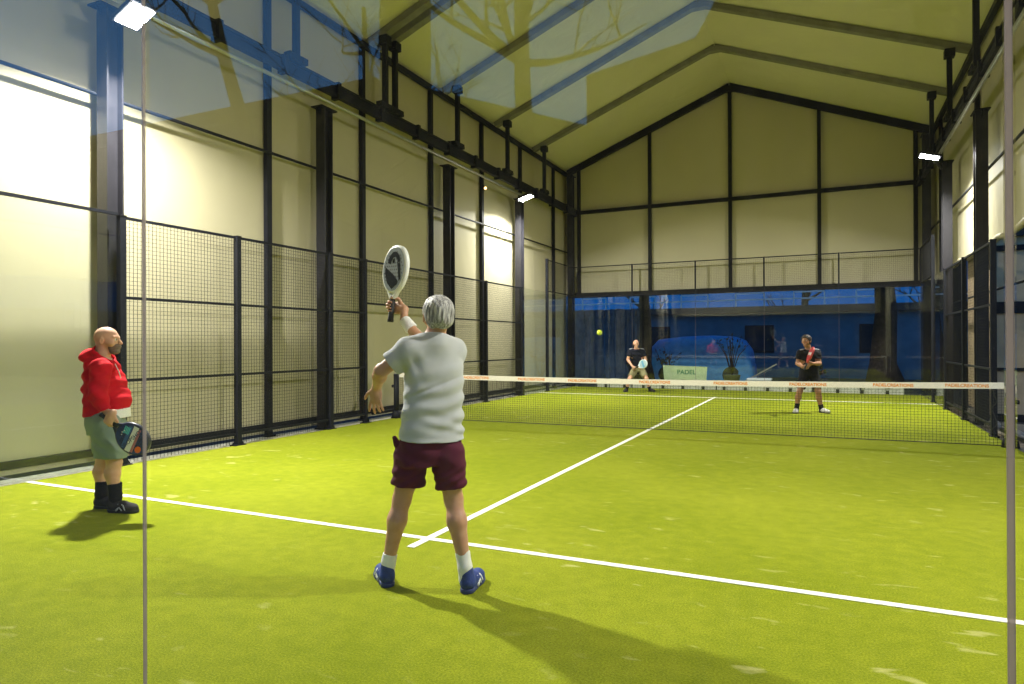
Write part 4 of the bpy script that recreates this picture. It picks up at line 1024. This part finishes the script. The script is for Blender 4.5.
# ================================================================== man in the red hoodie, side on
def red_man():
    fr = Frame(107, 5.88); P = fr.P; h = .006
    root = person(fr, 'bald bearded person in red hoodie and pale green shorts standing at the left')
    hd = P(107.5, 340.5, 0); R = rows((.99, .10, -.02), (0, 0, 1))
    nb = P(102, 360, 0); sc = 1.0
    shR, shL = P(101, 368, -.20), P(103, 368, .20)
    elR, wrR = P(97.5, 394, -.27), P(106, 413, -.24); elL, wrL = P(103, 394, .27), P(113, 412, .22)
    hipR, hipL = P(105, 425, -.09), P(106, 425, .09)
    knR, knL = P(114, 462, -.085), P(103.5, 461, .085); anR, anL = P(115.5, 496, -.07), P(101.5, 494, .075)
    S = SDF(h); L = head(S, hd, R, 1.03)
    S.cone(L(0, -.03, -.05), nb, .060, .066, k=.03)
    def tors(g):
        out = []
        for xl, xr, py, b in ((93, 111, 359, .13), (88, 117, 366, .19), (86, 121, 376, .205), (85.5, 125, 386, .205), (86, 128, 395, .205), (86.5, 128.5, 403, .20), (85.5, 125, 412, .19)):
            a, c = P(xl, py, 0), P(xr, py, 0); out.append((a[2], (a[0]+c[0])/2, 0, (c[0]-a[0])/2+g, b+g))
        return out
    S.loft(tors(-.03)+[(P(0, 432)[2], P(106, 432)[0], 0, .14, .15)], k=.03)
    arm(S, shR, elR, wrR, 1.05); arm(S, shL, elL, wrL, 1.05)
    # racket grip in the right hand
    g0, g1 = P(106.5, 418.5, -.27), P(146, 448, -.25); A = nrm(g1-g0)
    gc = P(110.0, 421.2, -.27)
    dv = nrm(np.array([.25, -.05, -1.])); dv = nrm(dv-A*np.dot(dv, A)*.8); nv = nrm(np.cross(A, dv));
    if nv[1] < 0: nv = -nv
    wr2 = gc-dv*.072-nv*.028
    S.cone(wrR, wr2, .027, .028, k=.02)
    hand(S, wr2, dv, nv, 1 if np.dot(np.cross(nv, dv), A) > 0 else -1, curl=(62, 72, 45), spread=.02, tcurl=.8, r=1.08)
    hand(S, wrL, (.2, .05, -1), (.2, -1, 0), 1, curl=(18, 25, 18), r=1.08)
    leg(S, hipR, knR, anR, 1.05, (-1, 0, 0)); leg(S, hipL, knL, anL, 1.05, (-1, 0, 0))
    S.field(); bd = S.mesh('body', SKIN2, root); eyes(L, R, 1.03, bd)
    # stubble beard as a thin shell on jaw and chin
    B = SDF(.005); B.cone(L(0, .028, -.012), L(0, .05, -.078), .067, .0415, k=.03); B.ell(L(0, .077, -.092), (.029, .026, .023), R, k=.02); B.ell(L(0, .075, -.05), (.04, .037, .028), R, k=.02)
    B.field(); B.cut(L(0, .08, -.028), nrm(R[2]*.9+R[1]*.25)); B.cut(L(0, .02, -.04), nrm(-R[1])); B.mesh('beard', STUB, root)
    # hoodie
    C = SDF(.006); C.loft(tors(-.016)+[(P(0, 418)[2], P(106, 418)[0], 0, .172, .175)], k=.02)
    for sh, el, wr in ((shR, elR, wrR), (shL, elL, wrL)):
        C.cone(sh, el, .085, .072, k=.05); C.cone(el, np.array(wr)+(np.array(wr)-el)*.02, .072, .046, k=.03)
    C.cone(P(101, 362), P(104, 352, 0), .13, .088, k=.04)
    C.ell(P(91, 356.5), (.085, .12, .062), k=.03); C.ell(P(98, 352.5), (.08, .115, .05), k=.03); C.cone(P(107, 360, -.08), P(113, 369, -.06), .03, .022, k=.03); C.cone(P(107, 360, .08), P(113, 369, .06), .03, .022, k=.03)
    C.ell(P(121, 402), (.05, .13, .075), k=.03)
    C.field(); z0 = P(0, 385)[2]
    C.disp(lambda X, Y, Z: .0055*np.sin((Z*1.0+X*.5)*50+1.6*np.sin(X*13+Y*4))*np.exp(-((Z-z0+.02)/.22)**2)+.004*np.sin((Z-X*.7)*64+Y*9)+.003*np.sin(X*48+Z*18))
    C.shell(.014)
    C.cut(P(106, 414.0), nrm((.16, 0, -1)), lambda X, Y, Z: (np.abs(Y) < .185))
    for el, wr in ((elR, wrR), (elL, wrL)):
        d = nrm(np.array(wr)-el); p = np.array(wr)-d*.028; C.cut(p, d, lambda X, Y, Z, p=p: (X-p[0])**2+(Y-p[1])**2+(Z-p[2])**2 < .010)
    C.cut(P(107, 354.8), nrm((.62, 0, .72)), lambda X, Y, Z: (X > P(99.5, 354)[0]) & (np.abs(Y) < .105) & (X < P(117, 354)[0]))
    ho = C.mesh('hoodie', RED, root)
    for s in (-1, 1):
        p0, p1 = P(115.0, 364, s*.055), P(119.5, 378, s*.05)
        MB().tube([p0, (p0+p1)/2+np.array([.012, 0, 0]), p1+np.array([.012, 0, 0])], .004, 6).build('drawstring', BANDW, ho)
    # white shirt hem and shorts
    W = SDF(.006); W.loft([(P(106, 423.5)[2], P(109.6, 421)[0], 0, .160, .172), (P(106, 408)[2], P(109.0, 408)[0], 0, .155, .168)]); W.field(); W.shell(.008); W.cut(P(107, 418.5), nrm((.05, 0, -1))); W.mesh('undershirt_hem', BANDW, root)
    G = SDF(.006)
    G.loft([(P(106, 413)[2], P(104.5, 412)[0], 0, .140, .155), (P(106, 424)[2], P(106, 424)[0], 0, .150, .165), (P(106, 434)[2], P(107.5, 434)[0], 0, .145, .16)], k=.02)
    for hp, s, xa, xb in ((hipR, -1, 96.5, 126), (hipL, 1, 94.5, 121)):
        a, c = P(xa, 456, s*.09), P(xb, 456, s*.09); G.cone(hp+(0.01, 0, .02), (a+c)/2, .125, (c[0]-a[0])/2, k=.025)
    G.field(); G.disp(lambda X, Y, Z: .006*np.sin(X*38+6*np.sin(Z*11)+Y*9)*np.clip((.85-Z)*4, 0, 1)); G.shell(.010)
    G.cut(P(107, 455), nrm((-.06, 0, -1))); G.mesh('shorts', GREENS, root)
    for an, kn, sd in ((anR, knR, 1), (anL, knL, -1)):
        he = np.array([an[0]-.065, an[1], 0.]); toe = he+nrm((1, -.10, 0))*.275
        foot(root, he, toe, 1.05, SHOEK, RUBBER, an, .006, GREYT, sd); sock(root, an, he, .006, .050, BLKC, an[2]+.115, kn-an)
    # wrist strap
    MB().tube([wrR-(wrR-elR)*.02, wrR+(wrR-elR)*.03], .031, 16).build('wrist_strap', RUBBER, root)
    # racket
    ez = A; ey = nrm(np.array([-.10, -1., -.05])); ey = nrm(ey-ez*np.dot(ey, ez)); ex = np.cross(ey, ez); Wd = [local_to_world(fr, v, True) for v in (ex, ey, ez)]
    NAVY = simple('racket_navy', (.025, .04, .17), .35, 0, .5, .4, 14); CY = simple('racket_cyan', (.10, .52, .68), .4); OR = simple('racket_orange', (.85, .14, .02), .4); PINK = simple('racket_pink', (.45, .16, .22), .4); BL = simple('racket_blue', (.05, .12, .38), .4); WH = simple('racket_letters', (.82, .8, .84), .4)
    def deco(e, T, cz, a, b):
        for s in (1, -1):
            # band axis across the face: in the photo it runs from lower left to upper right
            th = math.radians(-12)*s
            def bandp(c0, wd, l0, l1):   # rectangle across the face
                u = (math.cos(th), math.sin(th)); v = (-math.sin(th), math.cos(th))
                return [(u[0]*x+v[0]*(c0+y), cz+u[1]*x+v[1]*(c0+y)) for x, y in ((l0, -wd/2), (l1, -wd/2), (l1, wd/2), (l0, wd/2))][::(-1 if s > 0 else 1)]
            patch(e, 'dark_band', PINK, bandp(.028, .022, -.108, .108), s, T, .0008); patch(e, 'white_band', WH, bandp(-.006, .045, -.113, .113), s, T, .0009)
            patch(e, 'blue_band', BL, bandp(-.052, .030, -.10, .10), s, T, .0007)
            for i in range(4): patch(e, 'cyan_stripe', CY, bandp(-.092+.013*i, .009, (.02 if s > 0 else -.085), (.085 if s > 0 else -.02)), s, T, .0010)
            c = (-.045*s if s > 0 else .045, cz+.085); patch(e, 'orange_patch', OR, [(c[0]+.03*math.cos(t), c[1]+.026*math.sin(t)) for t in np.linspace(0, 2*PI, 10, endpoint=False)][::(1 if s > 0 else -1)], s, T, .0011)
            Mx = Matrix.Translation((0, s*(T+.0013), cz-.006)) @ (Matrix.Rotation(PI, 4, 'Z') if s > 0 else Matrix.Identity(4)) @ Matrix.Rotation(PI/2, 4, 'X') @ Matrix.Rotation(math.radians(168 if s > 0 else 12+180), 4, 'Z')
            text_mesh('DROPSHOT', .047, 'lettering', NAVY, e, Mx, .0003, .0006)
            for i in range(3): patch(e, 'white_dot', WH, [(.02*(i-1)+.005*math.cos(t), cz-.105+.008*abs(i-1)+.005*math.sin(t)) for t in np.linspace(0, 2*PI, 8, endpoint=False)][::(1 if s > 0 else -1)], s, T, .0011)
    racket('dark blue padel racket with white diagonal lettering held low by the red hoodie man', mat4(local_to_world(fr, gc), *Wd), NAVY, simple('racket_edge_dark', (.02, .025, .05), .35), RUBBER, deco)
red_man()

# ================================================================== the two far players, facing the camera
def far_player(fr, label, J, mats, facing, hair, h=.009, dark=False):
    """J: joints in frame metres"""
    P = fr.P; root = person(fr, label); g = {k: np.array(v, float) for k, v in J.items()}
    skin, shirt, shorts, sockm, shoem = mats
    S = SDF(h*.8); R = rows(facing, g['up']); L = head(S, g['head'], R, 1.0); S.cone(L(0, -.02, -.05), g['neck'], .055, .06, k=.03)
    c = lambda z, w, d: (z, g['neck'][0]+(g['pelvis'][0]-g['neck'][0])*(g['neck'][2]-z)/(g['neck'][2]-g['pelvis'][2]), g['neck'][1]+(g['pelvis'][1]-g['neck'][1])*(g['neck'][2]-z)/(g['neck'][2]-g['pelvis'][2]), w, d)
    zn, zp = g['neck'][2], g['pelvis'][2]; H = zn-zp
    def tors(gr): return [c(zn-.0, .11+gr, .07+gr), c(zn-.08*H, .185+gr, .10+gr), c(zn-.3*H, .195+gr, .125+gr), c(zn-.6*H, .175+gr, .125+gr), c(zn-.85*H, .172+gr, .12+gr), c(zp-.02, .17+gr, .12+gr)]
    S.loft(tors(-.015), k=.03)
    for s in ('L', 'R'):
        arm(S, g['sh'+s], g['el'+s], g['wr'+s]); leg(S, g['hip'+s], g['kn'+s], g['an'+s], 1., (0, 1, 0))
        hand(S, g['wr'+s], g['hd'+s], g['hn'+s], J['th'+s], curl=(50, 62, 40), tcurl=.6, r=1.15)
    S.field(); bd = S.mesh('body', skin, root); eyes(L, R, 1., bd)
    if hair:
        Hh = SDF(.006); Hh.ell(L(0, -.016, .040), (.094, .112, .100), R); Hh.ell(L(0, -.05, -.02), (.078, .065, .065), R, k=.03); Hh.field(); Hh.cut(L(0, .055, .04), nrm(R[1]*.85-R[2]*.5)); Hh.cut(L(0, -.05, -.075), -R[2])
        Hh.disp(lambda X, Y, Z: .006*np.sin(X*120)*np.sin(Y*110)*np.sin(Z*115)); Hh.mesh('hair', hair, root)
    C = SDF(h); C.loft(tors(.006), k=.02)
    for s in ('L', 'R'):
        sh, el = g['sh'+s], g['el'+s]; C.cone(sh, sh+(el-sh)*.75, .072, .066, k=.04)
    C.cone(g['neck']-(0, 0, .05), g['neck']+(0, 0, .01), .09, .07, k=.04); C.field(); C.disp(lambda X, Y, Z: .005*np.sin(Z*55+X*22)*np.sin(X*20+1)); C.shell(.013); C.cut((0, 0, zp+.0), (0, 0, -1), lambda X, Y, Z: np.abs(X-g['pelvis'][0]) < .21)
    for s in ('L', 'R'):
        sh, el = g['sh'+s], g['el'+s]; d = nrm(el-sh); p = sh+(el-sh)*.62; C.cut(p, d, lambda X, Y, Z, p=p: (X-p[0])**2+(Y-p[1])**2+(Z-p[2])**2 < .016)
    C.cut(g['neck']+(0, 0, .0), nrm((0, -.2, 1)), lambda X, Y, Z: (X-g['neck'][0])**2+(Y-g['neck'][1])**2 < .011)
    sh_o = C.mesh('t_shirt', shirt, root)
    for s, sg in (('L', -1), ('R', 1)):   # pale shoulder stripe
        a, b = g['neck']+(sg*.085, -.02, -.01), g['sh'+s]+(sg*.02, -.03, .058); MB().tube([a, (a+b)/2+(0, 0, .012), b], .014, 8).build('shoulder_stripe', GREYT, sh_o)
    B = SDF(h); B.loft([c(zp+.06, .175, .128), c(zp-.02, .185, .135), (zp-.10, g['pelvis'][0], g['pelvis'][1], .18, .13)], k=.02)
    for s in ('L', 'R'):
        hp, kn = g['hip'+s], g['kn'+s]; B.cone(hp, hp+(kn-hp)*.95, .108, .092, k=.03)
    B.field(); B.disp(lambda X, Y, Z: .004*np.sin(X*45+Z*12)); B.shell(.013)
    for s in ('L', 'R'):
        hp, kn = g['hip'+s], g['kn'+s]; d = nrm(kn-hp); p = hp+(kn-hp)*.78; B.cut(p, d, lambda X, Y, Z, p=p: (X-p[0])**2+(Y-p[1])**2 < .03)
    B.mesh('shorts', shorts, root)
    for s, sg in (('L', -1), ('R', 1)):
        an = g['an'+s]; td = nrm(J['toe'+s]); he = np.array([an[0], an[1], 0])-td*.06; foot(root, he, he+td*.285, 1.03, shoem, RUBBER, an, .008, None, sg); sock(root, an, he, .008, .045, sockm, an[2]+.11, g['kn'+s]-an)
    return root

# left one: crouched, feet wide, racket before the hips
fr = Frame(637.5, 19.85); P = fr.P
J = dict(head=P(636, 343.8, -.12), neck=P(636.3, 348.6, -.05), up=(0, .15, 1), pelvis=P(638, 368, .10), shL=P(630, 351.2, -.03), shR=P(643, 351.2, -.03), elL=P(627.8, 359.8, -.06), elR=P(645.6, 359.8, -.06), wrL=P(632.6, 366.6, -.30), wrR=P(642, 365.6, -.30),
         hipL=P(635, 370, .10), hipR=P(641.2, 370, .10), knL=P(629.5, 378.8, -.10), knR=P(646.5, 378.8, -.10), anL=P(626.5, 390, .02), anR=P(650, 390, .0), hdL=(.75, -.5, -.45), hnL=(.3, .6, -.3), hdR=(-.7, -.55, -.4), hnR=(-.2, .7, -.3), thL=1, thR=-1, toeL=(-.45, -.9, 0), toeR=(.45, -.9, 0))
far_player(fr, 'bald person in dark navy shirt and khaki shorts crouching behind the net at the left', J, (SKIN2, cloth('navy_shirt', (.014, .016, .030)), KHAKI, BLKC, SHOEK), (0, -1, -.05), None)
def far_racket(fr, o, tip, ey, label, face, edge):
    ez = nrm(tip-o); ey = nrm(np.array(ey, float)); ey = nrm(ey-ez*np.dot(ey, ez)); ex = np.cross(ey, ez); Wd = [local_to_world(fr, v, True) for v in (ex, ey, ez)]
    def deco(e, T, cz, a, b):
        for s in (1, -1): patch(e, 'coloured_band', face[1], [(x, cz+z) for x, z in ((-.1, -.03), (.1, -.03), (.1, .03), (-.1, .03))][::(-1 if s > 0 else 1)], s, T)
    racket(label, mat4(local_to_world(fr, o), *Wd), face[0], edge, RUBBER, deco)
wr = (J['wrL']+J['wrR'])/2
far_racket(fr, P(637.0, 367.4, -.40), P(645.5, 362.8, -.62), (-.2, -.9, .3), 'small pale blue padel racket held low by the crouching far player', (simple('racket_pale_blue', (.45, .62, .72), .4), simple('racket_mid_blue', (.12, .35, .6), .4)), simple('racket_pale_edge', (.7, .74, .78), .4))
# right one: upright, dark clothes, red racket upright before the chest
fr = Frame(808.5, 13.72); P = fr.P
J = dict(head=P(806.2, 341.2, -.05), neck=P(808.5, 349.2, 0), up=(0, .05, 1), pelvis=P(809, 371.5, .06), shL=P(800.3, 353, -.02), shR=P(817.3, 352.6, .02), elL=P(797.5, 363.5, -.02), elR=P(819.5, 363.5, -.04), wrL=P(803, 367.0, -.26), wrR=P(812.2, 363.5, -.26),
         hipL=P(804.8, 374, .06), hipR=P(813.5, 374, .06), knL=P(799.5, 392, -.05), knR=P(818.2, 392, -.05), anL=P(796.5, 408.5, .02), anR=P(821.5, 409.5, .02), hdL=(.6, -.5, .2), hnL=(.3, .6, .3), hdR=(-.75, -.45, .1), hnR=(-.2, .7, .2), thL=1, thR=-1, toeL=(-.5, -.85, 0), toeR=(.25, -.95, 0))
far_player(fr, 'dark haired person in black shirt and shorts with red racket behind the net at right', J, (SKIN3, BLKC, BLKC, BLKC, SHOEW), (-.72, -.68, 0), HAIRD)
far_racket(fr, P(806.0, 365.4, -.38), P(812.4, 350.0, -.40), (-.98, .16, .1), 'red padel racket held upright by the dark clothed far player', (simple('racket_red', (.55, .03, .03), .4), simple('racket_red_white', (.7, .6, .58), .4)), simple('racket_red_edge', (.5, .05, .05), .4))
